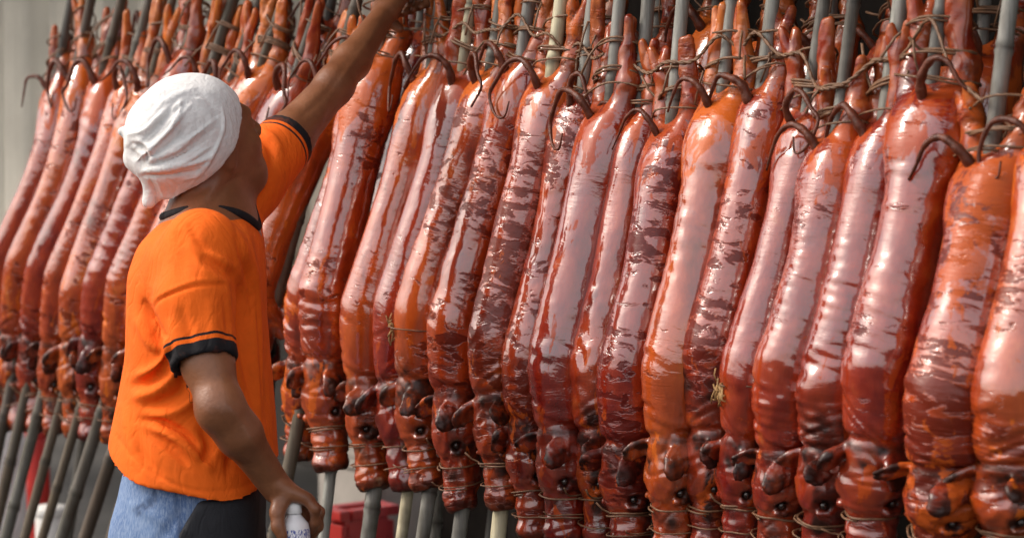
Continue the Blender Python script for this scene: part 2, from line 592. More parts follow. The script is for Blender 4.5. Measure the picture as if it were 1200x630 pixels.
# ------------------------------------------------------------------ the pigs
PROF_Z = np.array([0.0, 0.05, 0.10, 0.15, 0.19, 0.235, 0.30, 0.40, 0.52, 0.64, 0.70, 0.745, 0.775, 0.79])
PROF_A = np.array([.020, .026, .034, .039, .046, .053, .056, .055, .052, .051, .050, .046, .032, .005])
PROF_B = np.array([.022, .028, .036, .042, .048, .055, .058, .058, .056, .054, .052, .047, .032, .005])
SNOUT_TIP = 0.0
RUMP = 0.78
def canonical_pig(seed):
    """one roast pig standing on its snout: z up, back towards +y; returns skin, rest coordinates and masks"""
    rs = np.random.RandomState(seed)
    h = 0.0036
    Fd = Field((-.10, -.115, -.03), (.10, .105, .985), h)
    zz = np.linspace(-.03, .82, 400)
    aa = np.interp(zz, PROF_Z, PROF_A); bb = np.interp(zz, PROF_Z, PROF_B)
    ker = np.hanning(31); ker /= ker.sum()
    aa = np.convolve(np.pad(aa, 15, 'edge'), ker, 'valid'); bb = np.convolve(np.pad(bb, 15, 'edge'), ker, 'valid')
    ph = rs.uniform(0, 6.28, 8)
    def trunk(x, y, z):
        a = np.interp(z.ravel(), zz, aa).reshape(z.shape).astype(np.float32)
        b = np.interp(z.ravel(), zz, bb).reshape(z.shape).astype(np.float32)
        # skin folds round the neck and sagging rings along the flank
        th = np.arctan2(y, x)
        zt = z + 0.034 * np.sin(th + ph[0]) + 0.010 * np.sin(2 * th + ph[1])
        fold = np.zeros_like(zt)
        for q, (zc, dp0, w) in enumerate(((.200, .0065, .006), (.235 + .012 * math.sin(ph[2]), .0060, .005), (.275 + .02 * math.sin(ph[3]), .0045, .006), (.315 + .02 * math.sin(ph[6]), .003, .005))):
            dp = dp0 * .62 * np.clip(.25 + .75 * np.sin(th * (1 + q % 2) + ph[4] + 2.1 * q), 0, 1)
            fold = fold - dp * np.exp(-((zt - zc) / w) ** 2) + 0.5 * dp * np.exp(-((zt - zc - 1.8 * w) / (1.3 * w)) ** 2)
        fold = fold - .0085 * np.exp(-((z + .010 * np.sin(th + ph[5]) - .201) / .0075) ** 2) * np.clip(.75 + .4 * np.sin(th * 2 + ph[7]), .2, 1)
        d = (np.sqrt((x / a) ** 2 + (y / b) ** 2) - 1) * np.minimum(a, b) - fold
        return np.maximum(d, np.maximum(z - .79, .10 - z) )
    Fd.add(trunk, (-.075, -.08, .08), (.075, .08, .80), 0.001)
    for s in (-1, 1):
        # hams and hind legs stretched up the pole
        Fd.ell((s * .024, -.002, .70), (.034, .046, .085), k=.02)
        Fd.cone((s * .028, -.006, .735), (s * .041, -.008, .820), .034, .0235, .02)
        Fd.cone((s * .041, -.008, .820), (s * .033, .002, .885), .0235, .0165, .008)
        Fd.ell((s * .044, -.012, .828), (.022, .025, .024), k=.008)
        for q in (-1, 1):
            Fd.cone((s * .033 + q * .006, .002, .880), (s * (.027 + .014 * rs.rand()) + q * .0105, -.004 + .022 * rs.rand(), .936), .0145, .0105, .004)
        Fd.cone((s * .033, -.014, .868), (s * .036, -.024, .874), .006, .003, .004)
        # fore legs folded under the chest
        Fd.cone((s * .034, -.028, .305), (s * .045, -.060, .255), .023, .015, .015)
        Fd.cone((s * .045, -.060, .255), (s * .036, -.076, .345), .014, .010, .008)
        for q in (-1, 1):
            Fd.cone((s * .036 + q * .003, -.076, .345), (s * .034 + q * .006, -.078, .378), .008, .005, .004)
        # cheeks, jowl, brow
        Fd.ell((s * .020, -.008, .140), (.022, .032, .044), k=.020)
        Fd.ell((s * .022, .020, .135), (.017, .016, .022), k=.010)
    # skull and snout
    Fd.ell((0, .002, .135), (.037, .042, .062), k=.02)
    Fd.cone((0, .000, .130), (0, .002, .022), .0385, .0255, .012)
    Fd.cone((0, -.022, .120), (0, -.018, .035), .028, .0155, .010)          # lower jaw
    Fd.cone((0, .003, .012), (0, .003, .006), .0275, .0275, .004)          # snout disc
    Fd.add(lambda x, y, z: -.010 - z + 0 * x + 0 * y, (-.04, -.04, -.03), (.04, .04, .02), op='i')
    for zc in (.032, .045, .059, .073):                                     # wrinkles over the bridge of the snout
        Fd.add(lambda x, y, z, zc=zc: np.sqrt((np.sqrt(x ** 2 + (y - .002) ** 2) - .031 - .004 * (zc - .032) / .02) ** 2 + (z - zc - .004 * x / .03) ** 2) - .0040, (-.04, -.01, zc - .01), (.04, .045, zc + .01), .005, 's', 0.0)
    for s in (-1, 1):
        Fd.cone((s * .0105, .007, -.022), (s * .010, .009, .004), .0062, .005, .003, 's')
        Fd.cone((s * .030, -.010, .028), (s * .041, -.014, .092), .0052, .0042, .004, 's')   # mouth slit
        Fd.ell((s * .0385, .018, .108), (.0105, .0090, .0115), k=.005, op='s')                # eye socket
        Fd.cone((s * .030, .028, .120), (s * .038, .010, .126), .0070, .0055, .004)            # lid
        Fd.cone((s * .033, .026, .094), (s * .038, .010, .094), .0052, .0045, .003)
        # ears: broad crisp leaves standing out to the side and drooping
        e0 = np.array((s * .036, .014, .184)); el = unit((s * (.30 + .15 * rs.rand()), .80, -.35 - .45 * rs.rand()))
        ew = unit(np.cross(el, (1.0 * s, -.1, .35))); en = np.cross(el, ew)
        ln = .032 + .006 * rs.rand()
        Fd.ell(e0 + el * ln * .80, (ln, .0220, .0085), np.stack([el, ew, en]), .008)
        Fd.ell(e0 + el * ln * .95 + en * .0115, (ln * .60, .0120, .0055), np.stack([el, ew, en]), .006, 's')
    V, Fq = Fd.mesh()
    V = relax(V, Fq, 1, .4)
    hm = sstep(.215, .17, V[:, 2])
    em = ((np.abs(V[:, 0]) > .050) | (V[:, 1] > .056)) * (V[:, 2] > .10) * (V[:, 2] < .215)
    lg = sstep(.78, .84, V[:, 2])
    V = V + vnormals(V, Fq) * (em * (.0020 * wob(V, 110, seed + 13, 2) + .0022 * wob(V, 55, seed + 15, 1)) + lg * (.0020 * wob(V, 60, seed + 14, 2)))[:, None]
    V = V + vnormals(V, Fq) * (hm * (.0022 * wob(V, 75, seed + 3, 2) + .0030 * wob(V, 36, seed + 4, 1) - .0022 * np.exp(-(wob(V * np.array([1, 1, 2.2]), 30, seed + 6, 1) / .14) ** 2)))[:, None]
    x, y, z = V.T
    r = np.hypot(x, y)
    ear = np.maximum(sstep(.050, .060, np.abs(x)), sstep(.052, .062, y)) * (z > .10) * (z < .215)
    eye = 1.3 * np.exp(-(((np.abs(x) - .039) / .014) ** 2 + ((y - .018) / .013) ** 2 + ((z - .108) / .014) ** 2))
    snout = sstep(.012, .0, z) * .7 + .6 * np.exp(-((z - .09) / .02) ** 2) * (y < -.005)
    crease_shade = .75 * np.exp(-((z - .198) / .010) ** 2) + .35 * np.exp(-((z - .17) / .018) ** 2)  # shadow of the neck fold painted dark into the crease
    hoof = sstep(.905, .92, z)
    char_shade = np.clip(ear * .95 + eye + snout + crease_shade + .5 * np.exp(-((z - .80) / .025) ** 2) + .12 * sstep(.80, .84, z) + .12 * sstep(.20, .14, z) + hm * .9 * sstep(.15, .9, wob(V, 55, seed + 9, 2)), 0, 1)  # real charring plus the painted crease shadow
    pale = np.clip(sstep(.77, .84, z) * .75 + hoof * .5, 0, 1)
    return V, Fq, char_shade, pale

CANON = [canonical_pig(s) for s in (11, 23, 37)]

def headscale(z):
    return 1 + .10 * sstep(.215, .15, z) + .20 * sstep(.09, .03, z)

def lagr(zk, pk, z):
    out = np.zeros((len(z), 3))
    for i in range(len(zk)):
        w = np.ones(len(z))
        for j in range(len(zk)):
            if i != j:
                w = w * (z - zk[j]) / (zk[i] - zk[j])
        out += w[:, None] * pk[i]
    return out

def make_pig(i, top, mid, neck, snout, g, off, label, blister=0.0, pole_mat=None, lean_px=0.0, twist=0.0, straw=None, group=None, soot=None):
    rs = np.random.RandomState(100 + i)
    V, Fq, char_shade, pale = CANON[i % 3]
    H = snout[1] - top[1]
    zk = [RUMP * (snout[1] - q[1]) / H for q in (snout, neck, mid, top)]
    # the flank lies back against the rail; from the chest down the skin turns in under the throat
    zt = np.linspace(-.05, RUMP, 240)
    zb = .338 + .03 * rs.uniform(-1, 1)
    sl = np.where(zt > zb, -.115, .19)
    ker = np.hanning(17); ker /= ker.sum()
    sl = np.convolve(np.pad(sl, 8, 'edge'), ker, 'valid')
    on = np.cumsum(sl) * (zt[1] - zt[0])
    on += off - np.interp(.45, zt, on)
    pk = [W(q[0], q[1], float(np.interp(zq, zt, on))) for q, zq in zip((snout, neck, mid, top), zk)]
    L = np.linalg.norm(pk[3] - pk[0])
    zs = L / RUMP                                     # stretch along the axis
    ct = lagr(zk, pk, zt)
    ct = ct + PL_N[None] * (on - (ct - PL_0) @ PL_N)[:, None]
    tt = np.gradient(ct, zt, axis=0)
    # beyond the rump the legs run straight on along the pole
    up_dir = unit(ct[-1] - ct[15])
    z = V[:, 2]
    zc = np.clip(z, -.05, RUMP)
    C = np.stack([np.interp(zc, zt, ct[:, k]) for k in range(3)], 1)
    T = np.stack([np.interp(zc, zt, tt[:, k]) for k in range(3)], 1)
    T /= np.linalg.norm(T, axis=1)[:, None]
    tend = unit(unit(tt[-1]) + up_dir)
    lk = .86 + .24 * rs.rand()
    lsh = rs.uniform(-.16, .16, 4)
    ext = np.clip(z - RUMP, 0, None)
    C = C + ext[:, None] * tend * zs * lk
    D = PL_N[None] - T * (T @ PL_N)[:, None]
    D /= np.linalg.norm(D, axis=1)[:, None]
    Lt = np.cross(T, D)
    tw = R(twist)
    D2 = D * math.cos(tw) + Lt * math.sin(tw)
    L2 = np.cross(T, D2)
    # hand-made unevenness: hollows, lumps, sagging skin
    dents = 1 + .042 * wob(V, 16, 7 * i + 1, 2)
    am = rs.uniform(0, 1, 3)
    dents = dents * (.965 + .08 * am[0] * np.exp(-((z - .69) / .06) ** 2) - .05 * am[1] * np.exp(-((z - .53) / .09) ** 2) + .05 * am[2] * np.exp(-((z - .33) / .06) ** 2))
    sg = g * .94
    headk = headscale(z)
    le = np.clip(z - .80, 0, None)
    X = V[:, 0] * sg * dents * headk + le * np.where(V[:, 0] > 0, lsh[0], lsh[1])
    Y = V[:, 1] * sg * dents * headk + le * np.where(V[:, 0] > 0, lsh[2], lsh[3])
    Pw = C + L2 * X[:, None] + D2 * Y[:, None]
    nrm = vnormals(Pw, Fq)
    body_m = sstep(.19, .24, z) * sstep(.80, .74, z)
    Vs = V * np.array([1, 1, 2.6])
    wr = wob(Vs, 42, 31 * i + 5, 2) * sstep(.1, .9, wob(V, 10, 9 * i + 2, 1) + .35)
    Pw = Pw + nrm * ((.0011 + .0022 * sstep(.40, .30, z) * sstep(-.2, .6, wob(V, 14, 5 * i + 8, 1))) * wr * body_m + .0012 * wob(V, 60, 3 * i, 2) * (1 - body_m))[:, None]
    rest = V + rs.uniform(-5, 5, 3)
    base = W(snout[0], snout[1], off)
    # the pole: straight through the pig, from the ground to above the trotters
    a = ct[-1] + PL_N * .004
    b = np.array([np.interp(0.0, zt, ct[:, k_]) for k_ in range(3)])
    if lean_px:
        b = W(snout[0] - lean_px, snout[1], off - .02)
    dirp = unit(a - b)
    gz = (a[2] - 0.0) / dirp[2]
    p_bot = a - dirp * gz
    p_top = a + dirp * (.42 + .12 * rs.rand())
    root = empty('roast_pig', p_bot)
    tag(root, label, 'roast pig', group or 'roast pigs skewered on poles in a row')
    if soot:
        char_shade = np.clip(char_shade + .9 * np.exp(-((z - soot) / .055) ** 2) * sstep(-.5, .5, wob(V * np.array([1, 1, 2]), 30, i, 2)), 0, 1)
    bl = np.full(len(V), blister) + .05 * (rs.rand() - .5)
    mesh_obj('body', Pw, Fq, M_PIG, root, attrs={'rest': rest, 'char_shade': char_shade, 'pale': pale, 'blister': bl, 'rump': sstep(.60, .74, z) * sstep(.83, .79, z) + .25 * sstep(.36, .26, z) + ({16: .62, 0: .30, 51: .5}.get(i, 0.0) + .25 * sstep(.52, .64, z) * rs.rand())})
    # helper: canonical point -> world
    def cw(q):
        q = np.atleast_2d(np.asarray(q, float))
        zq = np.clip(q[:, 2], -.05, RUMP)
        c = np.stack([np.interp(zq, zt, ct[:, k]) for k in range(3)], 1)
        t = np.stack([np.interp(zq, zt, tt[:, k]) for k in range(3)], 1)
        t /= np.linalg.norm(t, axis=1)[:, None]
        c = c + np.clip(q[:, 2] - RUMP, 0, None)[:, None] * tend * zs * lk
        d = PL_N[None] - t * (t @ PL_N)[:, None]
        d /= np.linalg.norm(d, axis=1)[:, None]
        l = np.cross(t, d)
        d2 = d * math.cos(tw) + l * math.sin(tw)
        l2 = np.cross(t, d2)
        hk = headscale(q[:, 2])
        return c + l2 * (q[:, :1] * sg * hk[:, None]) + d2 * (q[:, 1:2] * sg * hk[:, None])
    # tail: a crisp dark hook over the rump
    sd = -1 if cw((-.05, 0, .5))[0][0] < cw((.05, 0, .5))[0][0] else 1     # the side that lies to the left
    if rs.rand() < .18: sd = -sd
    k = rs.uniform(.8, 1.25)
    tl = [(0, .030, .755), (sd * .004, .050 + .01 * rs.rand(), .785), (sd * .028 * k, .066, .800 + .012 * rs.rand()), (sd * .058 * k, .070, .795 + .012 * rs.rand()),
          (sd * .082 * k, .066, .770), (sd * (.090 + .02 * rs.rand()) * k, .060, .735 + .02 * rs.rand())]
    cu = rs.rand()
    if cu < .5:
        tl.append((sd * .075 * k, .058, .700 + .02 * rs.rand()))
    if cu < .28:
        tl += [(sd * .048 * k, .060, .700), (sd * .040 * k, .064, .728)]
    pts = spline([cw(q)[0] for q in tl], 30)
    rad = ((.0019 + .0064 * (1 - np.linspace(0, 1, 30)) ** 1.3)) * (.8 + .4 * rs.rand()) * (1 + .12 * np.sin(np.arange(30) * 1.7 + i))
    v, f = tube(pts, rad, 8)
    mesh_obj('tail', v, f, M_TAIL, root)
    for s in (-1, 1):
        c = cw((s * .0345, .0165, .108))[0]
        v, f = lathe([(.0008, -.0062), (.004, -.005), (.0062, 0), (.004, .005), (.0008, .0062)], c, np.eye(3), 12)
        mesh_obj('eye', v, f, M_EYE, root)
    # pole with bamboo nodes
    Lp = np.linalg.norm(p_top - p_bot)
    ts, rr = [0.0], [.0]
    rs_ = .0105 + .0045 * rs.rand()
    zz = 0.0
    tps, rads = [], []
    step = .20 + .07 * rs.rand()
    nn = step * rs.rand()
    cuts = [0.0]
    q = nn
    while q < Lp:
        for dq, kr in ((-.014, 1.0), (-.005, 1.17), (.0, 1.02), (.004, 1.13), (.013, .97)):
            if 0 < q + dq < Lp: tps.append(q + dq); rads.append(kr)
        q += step
    tps = np.array([0.0] + tps + [Lp]); rads = np.array([1.0] + rads + [1.0])
    taper = 1.12 - .25 * tps / Lp
    wv = ROW_D[None] * (.006 * np.sin(tps * 2.6 + i))[:, None]
    v, f = tube(p_bot + tps[:, None] * dirp + wv, rads * taper * rs_, 12)
    nd = np.array([1.0 if abs(k_ - 1.02) < .002 else (.5 if k_ > 1.1 else 0.0) for k_ in rads])
    mesh_obj('bamboo_pole', v, f, pole_mat or M_POLE, root, attrs={'node': np.repeat(nd, 12)})
    # wire round snout, hocks and trotters
    def ring(zc, kx, ky, turns, tilt, r, loose=0.0, name='wire_tie', mat=M_WIRE, yc=0.0):
        n = int(turns * 22)
        P_ = []
        a0 = rs.uniform(0, 6.28)
        for m in range(n + 1):
            an = a0 + 2 * math.pi * turns * m / n
            wv = 1 + .08 * math.sin(an * 2.3 + i) + .05 * math.sin(an * 5.1 + 2 * i)
            P_.append((kx * wv * math.cos(an), yc + ky * wv * math.sin(an), zc + tilt * math.sin(an + 1) + .005 * turns * (m / n - .5)))
        if loose:
            e = P_[-1]
            P_ += [(e[0] * 1.3, e[1] + .012, e[2] + loose * .4), (e[0] * 1.6, e[1] + .02, e[2] + loose)]
        v, f = tube(cw(P_), r, 6)
        mesh_obj(name, v, f, mat, root)
    ring(.070 + .008 * rs.rand(), .0365, .0375, 1.6, .009 * rs.uniform(-1, 1), .0017, .02)
    ring(.030 + .01 * rs.rand(), .0345, .0345, 1.2, .006 * rs.uniform(-1, 1), .0013, .012)
    ring(.795 + .02 * rs.rand(), .068, .042, 1.3, .022 * rs.uniform(-1, 1), .0019, .05, yc=-.008)
    ring(.842, .056, .032, 1.8 + rs.rand(), .018 * rs.uniform(-1, 1), .0024, .08 * rs.uniform(-1, 1), yc=-.006)
    ring(.895, .052, .032, 1.4, .016 * rs.uniform(-1, 1), .0022, -.06, yc=-.004)
    if straw:
        ring(straw, .056, .060, 1.0, .004, .0013)
        parts = []
        for m in range(16):
            p0 = np.array((rs.uniform(-.012, .012) + .3 * sd * -.05, .057, straw + rs.uniform(-.01, .01)))
            p1 = p0 + np.array((rs.uniform(-.010, .010), rs.uniform(0, .008), rs.uniform(-.024, .010)))
            p2 = p1 + np.array((rs.uniform(-.012, .012), -.004, rs.uniform(-.02, .01)))
            parts.append(tube(cw([p0, p1, p2]), .0013, 5))
        v, f = join(parts)
        mesh_obj('straw_knot', v, f, M_STRAW, root)
    return root, cw, (p_bot, p_top)

PIGS = []
ORD = ['first', 'second', 'third', 'fourth', 'fifth', 'sixth', 'seventh', 'eighth', 'ninth', 'tenth', 'eleventh', 'twelfth', 'thirteenth', 'fourteenth', 'fifteenth', 'sixteenth', 'seventeenth', 'eighteenth']
# near part of the row: rump, snout, girth, distance out of the row plane
NEAR = [
    ((443, 70), (390, 545), 1.02, .010, .00, None, None),
    ((506, 88), (440, 566), .98, -.004, -.06, None, None),
    ((543, 90), (477, 568), .95, .000, -.05, M_POLE_PALE, None),
    ((578, 90), (503, 567), .98, .006, .02, None, .30),
    ((614, 76), (543, 590), .95, .000, .05, None, None),
    ((648, 96), (590, 588), .95, .004, .11, M_POLE_PALE, None),
    ((682, 115), (627, 624), .86, -.016, .09, None, None),
    ((714, 130), (664, 628), 1.02, .016, -.10, None, None),
    ((750, 140), (705, 630), .86, -.012, -.05, None, None),
    ((790, 152), (740, 648), 1.00, .010, .07, None, None),
    ((850, 118), (790, 644), 1.02, .010, -.08, None, None),
    ((895, 110), (832, 640), .92, -.008, .08, None, None),
    ((945, 138), (868, 642), .86, -.004, -.07, None, .30),
    ((978, 166), (912, 650), 1.00, .012, -.06, None, None),
    ((1036, 150), (962, 652), 1.00, .000, -.09, None, None),
    ((1094, 110), (1020, 655), 1.16, .010, -.04, None, None),
    ((1166, 190), (1104, 665), 1.30, .020, .09, None, None),
    ((1236, 165), (1180, 670), 1.15, .000, .03, None, None),
]
LOOKS = ['big glossy roast pig right beside the raised arm, thick orange rump', 'slim pale roast pig, second to the right of the raised arm', 'slim roast pig on the pale pole, third right of the raised arm',
         'roast pig with a straw knot round its chest, fourth right of the raised arm', 'smooth roast pig with a red chest, fifth right of the raised arm', 'roast pig covered in dark wrinkled blisters, sixth right of the raised arm',
         'narrow dark roast pig set back, left of the broad smooth one in mid row', 'broad smooth pale roast pig in mid row with a dark ear sticking left', 'narrow dark roast pig set back, right of the broad smooth one in mid row',
         'roast pig with dark cross streaks, third to the right of the broad smooth one', 'stout smooth roast pig whose rump rises above its left neighbour, seventh from near end', 'slim dark-streaked roast pig, sixth from the near right end',
         'narrow roast pig with a straw knot on its chest, fifth before the near right end', 'roast pig under a looping tail, fourth before the thick mottled one at right', 'pale smooth roast pig beneath a thick dark tail, third from the near right end',
         'tall broad roast pig left of the thick mottled one at the right end', 'thickest roast pig, mottled brown, lowest rump, near the right edge', 'roast pig cut off by the right edge of the photo']
for i, (tp, sn, g, off, bl, pm, st) in enumerate(NEAR):
    k = float(np.clip((tp[0] - 700) / 300.0, 0, 1))
    dx = tp[0] - sn[0]; dy = sn[1] - tp[1]
    mid = (tp[0] - (.72 - .28 * k) * dx, tp[1] + .37 * dy)
    nk = (tp[0] - (1.15 - .27 * k) * dx, tp[1] + .72 * dy)
    PIGS.append(make_pig(i, tp, mid, nk, sn, g, off, LOOKS[i], bl, pm, 0.0, random.Random(i).uniform(-24, 20), st, None, {11: .27, 14: .24, 8: .22, 3: .20}.get(i)))
# far part of the row, leaning more
FAR = [
    ((66, 98), (8, 300), (-10, 402), (3, 497), .84), ((92, 84), (32, 300), (17, 402), (26, 499), .84), ((122, 92), (58, 300), (40, 404), (46, 500), .84),
    ((150, 98), (82, 300), (64, 406), (65, 503), .80), ((176, 98), (106, 300), (89, 408), (88, 505), .86), ((216, 66), (134, 300), (113, 410), (109, 510), .88),
    ((246, 94), (160, 300), (139, 411), (133, 512), .84), ((275, 100), (190, 300), (168, 412), (160, 515), .86), ((308, 84), (222, 300), (200, 415), (190, 517), .88),
    ((345, 98), (262, 300), (240, 420), (228, 520), .88), ((392, 100), (312, 300), (296, 420), (300, 525), .86), ((430, 104), (376, 300), (358, 420), (352, 532), .90),
]
FLOOK = ['farthest roast pig, cut off by the left edge of the photo', 'roast pig next to the farthest one, its wrinkled flank against the pale tarpaulin', 'third roast pig from the far left end, smooth and pale',
         'narrow roast pig fourth from the far left end, half hidden between its neighbours', 'fifth roast pig from the far left end, rump under a hooked tail', 'roast pig just left of the white headcloth whose rump rises above it',
         'sixth-from-left hidden roast pig whose flank meets the orange shirt back', 'roast pig whose rump shows just right of the white headcloth', 'roast pig behind the man, its rump second to the right of the white headcloth',
         'roast pig behind the man, its rump just above the sleeve of the raised arm', 'roast pig in deep shade below the raised arm, beside the orange shirt front', 'dark roast pig under the raised forearm, partly behind the big glossy one']
for j, (tp, md, nk, sn, g) in enumerate(FAR):
    PIGS.append(make_pig(40 + j, tp, md, nk, sn, g, .004 * math.sin(j * 2.4), FLOOK[j], .03 * math.sin(j * 1.7), M_POLE_BROWN if j % 3 else M_POLE_DARK, 24.0 if j < 11 else 10.0, random.Random(50 + j).uniform(-14, 14)))


# second row, hanging behind: only rumps, legs and poles show above the first
BACK = [((182, 38), .80, 'left of and above the white headcloth, in the second row'), ((252, 34), .95, 'red and glossy, above the white headcloth in the second row'), ((322, 52), .80, 'above the sleeve of the raised arm in the second row'),
        ((386, 30), .85, 'just left of the raised forearm in the second row'), ((492, 44), 1.0, 'bright orange, just right of the raised hand in the second row'), ((572, 36), .9, 'above the fourth front pig right of the raised arm'),
        ((640, 30), .9, 'above the heavily blistered front pig'), ((706, 40), .95, 'above the broad smooth front pig of mid row'), ((772, 52), .9, 'above the dark cross-streaked front pig'), ((842, 28), .95, 'above the stout smooth front pig at right'),
        ((905, 40), .9, 'above the slim dark-streaked front pig'), ((968, 62), 1.0, 'above the front pig with the looping tail'), ((1048, 48), 1.0, 'between the rumps of the two front pigs left of the thickest one'), ((1150, 62), 1.15, 'bright orange, above the gap left of the thickest front pig')]
for j, (tp, g, where) in enumerate(BACK):
    dxx = (.16 if tp[0] < 430 else .10) * 500
    sn = (tp[0] - dxx, tp[1] + 455 + .03 * tp[0])
    md = (tp[0] - .6 * dxx, tp[1] + .37 * (sn[1] - tp[1])); nk = (tp[0] - dxx, tp[1] + .72 * (sn[1] - tp[1]))
    PIGS.append(make_pig(70 + j, tp, md, nk, sn, g, -.17, 'roast pig rump ' + where, .0, M_POLE if j % 2 else M_POLE_DARK, 0.0, random.Random(90 + j).uniform(-40, 40), None, 'roast pigs of the second row behind'))

# the rail the poles lean on
def rail():
    r_ = empty('support_rail', row_xy(1.7, -.62, 0))
    tag(r_, 'long bamboo rail on posts that the poles lean against', 'rail')
    zr = 2.12
    c = PL_0 + ROW_N * (-math.tan(LEAN) * (zr - 1.3) - .225)
    t0 = (c - row_xy(0, 0, 0)) @ ROW_N
    pts = [row_xy(t, t0, zr + .012 * math.sin(t * 2)) for t in np.linspace(-1.6, 6.4, 40)]
    v, f = tube(pts, .026 + .002 * np.sin(np.arange(40) * 1.3), 12)
    mesh_obj('rail', v, f, M_POLE_BROWN, r_)
    for t in (-1.4, 6.2):
        v, f = tube([row_xy(t, t0 - .055, .1), row_xy(t, t0 - .055, 1.2), row_xy(t, t0 - .055, 2.3)], .03, 12)
        mesh_obj('post', v, f, M_POLE_BROWN, r_)
rail()

# ropes strung from pole to pole above the rumps
def strand(ids, frac, name, label, r, mat, seed):
    rs = np.random.RandomState(seed)
    pts = []
    for i in ids:
        pb, pt = PIGS[i][2]
        top = PIGS[i][1]((0, .028, frac + .012 * rs.uniform(-1, 1)))[0]
        pts.append(top)
    out = []
    for a, b in zip(pts[:-1], pts[1:]):
        out += [a + PL_N * .006, a * .5 + b * .5 - np.array([0, 0, .010 + .012 * rs.rand()]) + PL_N * .012 * rs.rand()]
    out.append(pts[-1])
    sp = spline(out, 12 * len(out))
    v1 = []
    for ph in (0, math.pi):
        an = np.arange(len(sp)) * .9 + ph
        v1.append(tube(sp + np.stack([np.cos(an) * 0, np.cos(an), np.sin(an)], 1) * r * .7, r, 6))
    v, f = join(v1)
    o = mesh_obj(name, v, f, mat, origin=pts[0])
    tag(o, label, 'rope')
strand(range(8, 17), .895, 'twisted_rope', 'twisted brown rope strung across the poles of the near right half', .0024, M_WIRE, 1)
strand(range(0, 8), .872, 'twisted_rope', 'twisted brown rope strung across the poles right of the raised hand', .0022, M_WIRE, 2)

# ------------------------------------------------------------------ things standing behind the row
lw = box(row_xy(3.5, -2.6, .75), (11.0, .08, 1.3), np.stack([ROW_D, ROW_N, np.array([0, 0, 1.0])]), .01)
lo_wall = mesh_obj('shadow_wall', lw[0], lw[1], simple('shadow_boards', (0.045, 0.040, 0.036), 0.9, 0.5, 2, 0.3), smooth=False, origin=row_xy(3.5, -2.6, .1))  # near-black colour stands for the shadows between the poles below the snouts
tag(lo_wall, 'low dark wall standing in for the shadow between the bamboo poles below the snouts', 'wall')

AXR = np.stack([ROW_D, ROW_N, np.array([0, 0, 1.0])])
def crate(px, py, depth, w, d, mat, name, label, cat, slots=True):
    top = P(px, py, depth)
    h = top[2] - .10
    base = np.array([top[0], top[1], .10])
    root = empty(name, base)
    tag(root, label, cat)
    t = .018
    parts = [box(base + (0, 0, t / 2 + .002), (w - .05, d - .05, t), AXR, .003)]
    for sx in (-1, 1):
        parts.append(box(base + AXR[0] * sx * (w / 2 - t / 2) + (0, 0, h / 2), (t, d - 2 * t - .002, h - .01), AXR, .003))
        nb = 4 if slots else 1
        for q in range(nb):
            hh = (h - .012) / nb
            parts.append(box(base + AXR[1] * sx * (d / 2 - t / 2) + (0, 0, hh * (q + .5) + .004), (w - .004, t, hh - (.016 if slots else 0)), AXR, .003))
    v, f = join(parts)
    mesh_obj('crate_body' if slots else 'box_body', v, f, mat, root, smooth=False)
    v, f = join([box(base + AXR[1] * sy * (d / 2 - t / 2 + .004) + (0, 0, h + .010), (w + .016, t + .014, .026), AXR, .005) for sy in (-1, 1)] +
                [box(base + AXR[0] * sx * (w / 2 - t / 2 + .004) + (0, 0, h + .010), (t + .014, d - 2 * t - .012, .026), AXR, .005) for sx in (-1, 1)])
    mesh_obj('rim', v, f, mat, root, smooth=False)
    if not slots:
        v, f = box(base + (0, 0, h + .038), (w, d, .028), AXR, .008)
        mesh_obj('lid', v, f, mat, root, smooth=False)
    return root
M_RED = simple('red_plastic', (0.42, 0.020, 0.015), 0.4, 0.15, 8, 0.05)
M_WHITE = simple('white_foam', (0.70, 0.69, 0.66), 0.7, 0.08, 30, 0.1)
M_GREYBOX = simple('grey_card', (0.40, 0.37, 0.33), 0.8, 0.15, 8, 0.1)
M_BLUE = simple('blue_plastic', (0.015, 0.055, 0.16), 0.4, 0.2, 8, 0.05)
crate(421, 602, 6.75, .085, .16, M_RED, 'plastic_crate', 'red plastic crate on the pavement behind the poles, right of the bottle', 'crate')
crate(452, 540, 7.25, .30, .25, M_GREYBOX, 'carton_box', 'pale grey box standing behind the red crate', 'box', False)
crate(590, 592, 6.6, .12, .2, M_WHITE, 'foam_box', 'white foam box behind the poles below the fifth snout from the arm', 'box', False)

def drum(px, py, depth, r, mat, name, label, cat):
    top = P(px, py, depth)
    h = top[2] - .10
    base = np.array([top[0], top[1], .102])
    root = empty(name, base)
    tag(root, label, cat)
    prof = [(r * .90, 0), (r * .93, .01), (r * .95, h * .3), (r * .99, h * .32), (r * .96, h * .35), (r * .98, h * .66), (r * 1.02, h * .68), (r * .99, h * .71), (r, h * .95), (r * .93, h * .98), (r * .3, h)]
    v, f = lathe(prof, base, np.eye(3), 28)
    mesh_obj('drum_body', v, f, mat, root)
    v, f = lathe([(r * .98, 0), (r * 1.05, .004), (r * 1.05, .022), (r * .98, .028), (r * .2, .030)], base + (0, 0, h - .012), np.eye(3), 28)
    mesh_obj('lid', v, f, mat, root)
    return root
drum(536, 592, 6.7, .05, M_BLUE, 'plastic_drum', 'dark blue plastic drum behind the poles, left of the white foam box', 'drum')
drum(2, 452, 7.9, .09, simple('white_plastic', (0.72, 0.72, 0.70), 0.45, 0.06, 8, 0.03), 'plastic_bucket', 'white lidded bucket behind the far left poles', 'bucket')
drum(44, 508, 7.6, .034, M_RED, 'plastic_drum', 'red plastic drum behind the far left poles', 'drum')
drum(60, 600, 7.4, .045, M_WHITE, 'plastic_can', 'small white can standing low behind the far left poles', 'can')

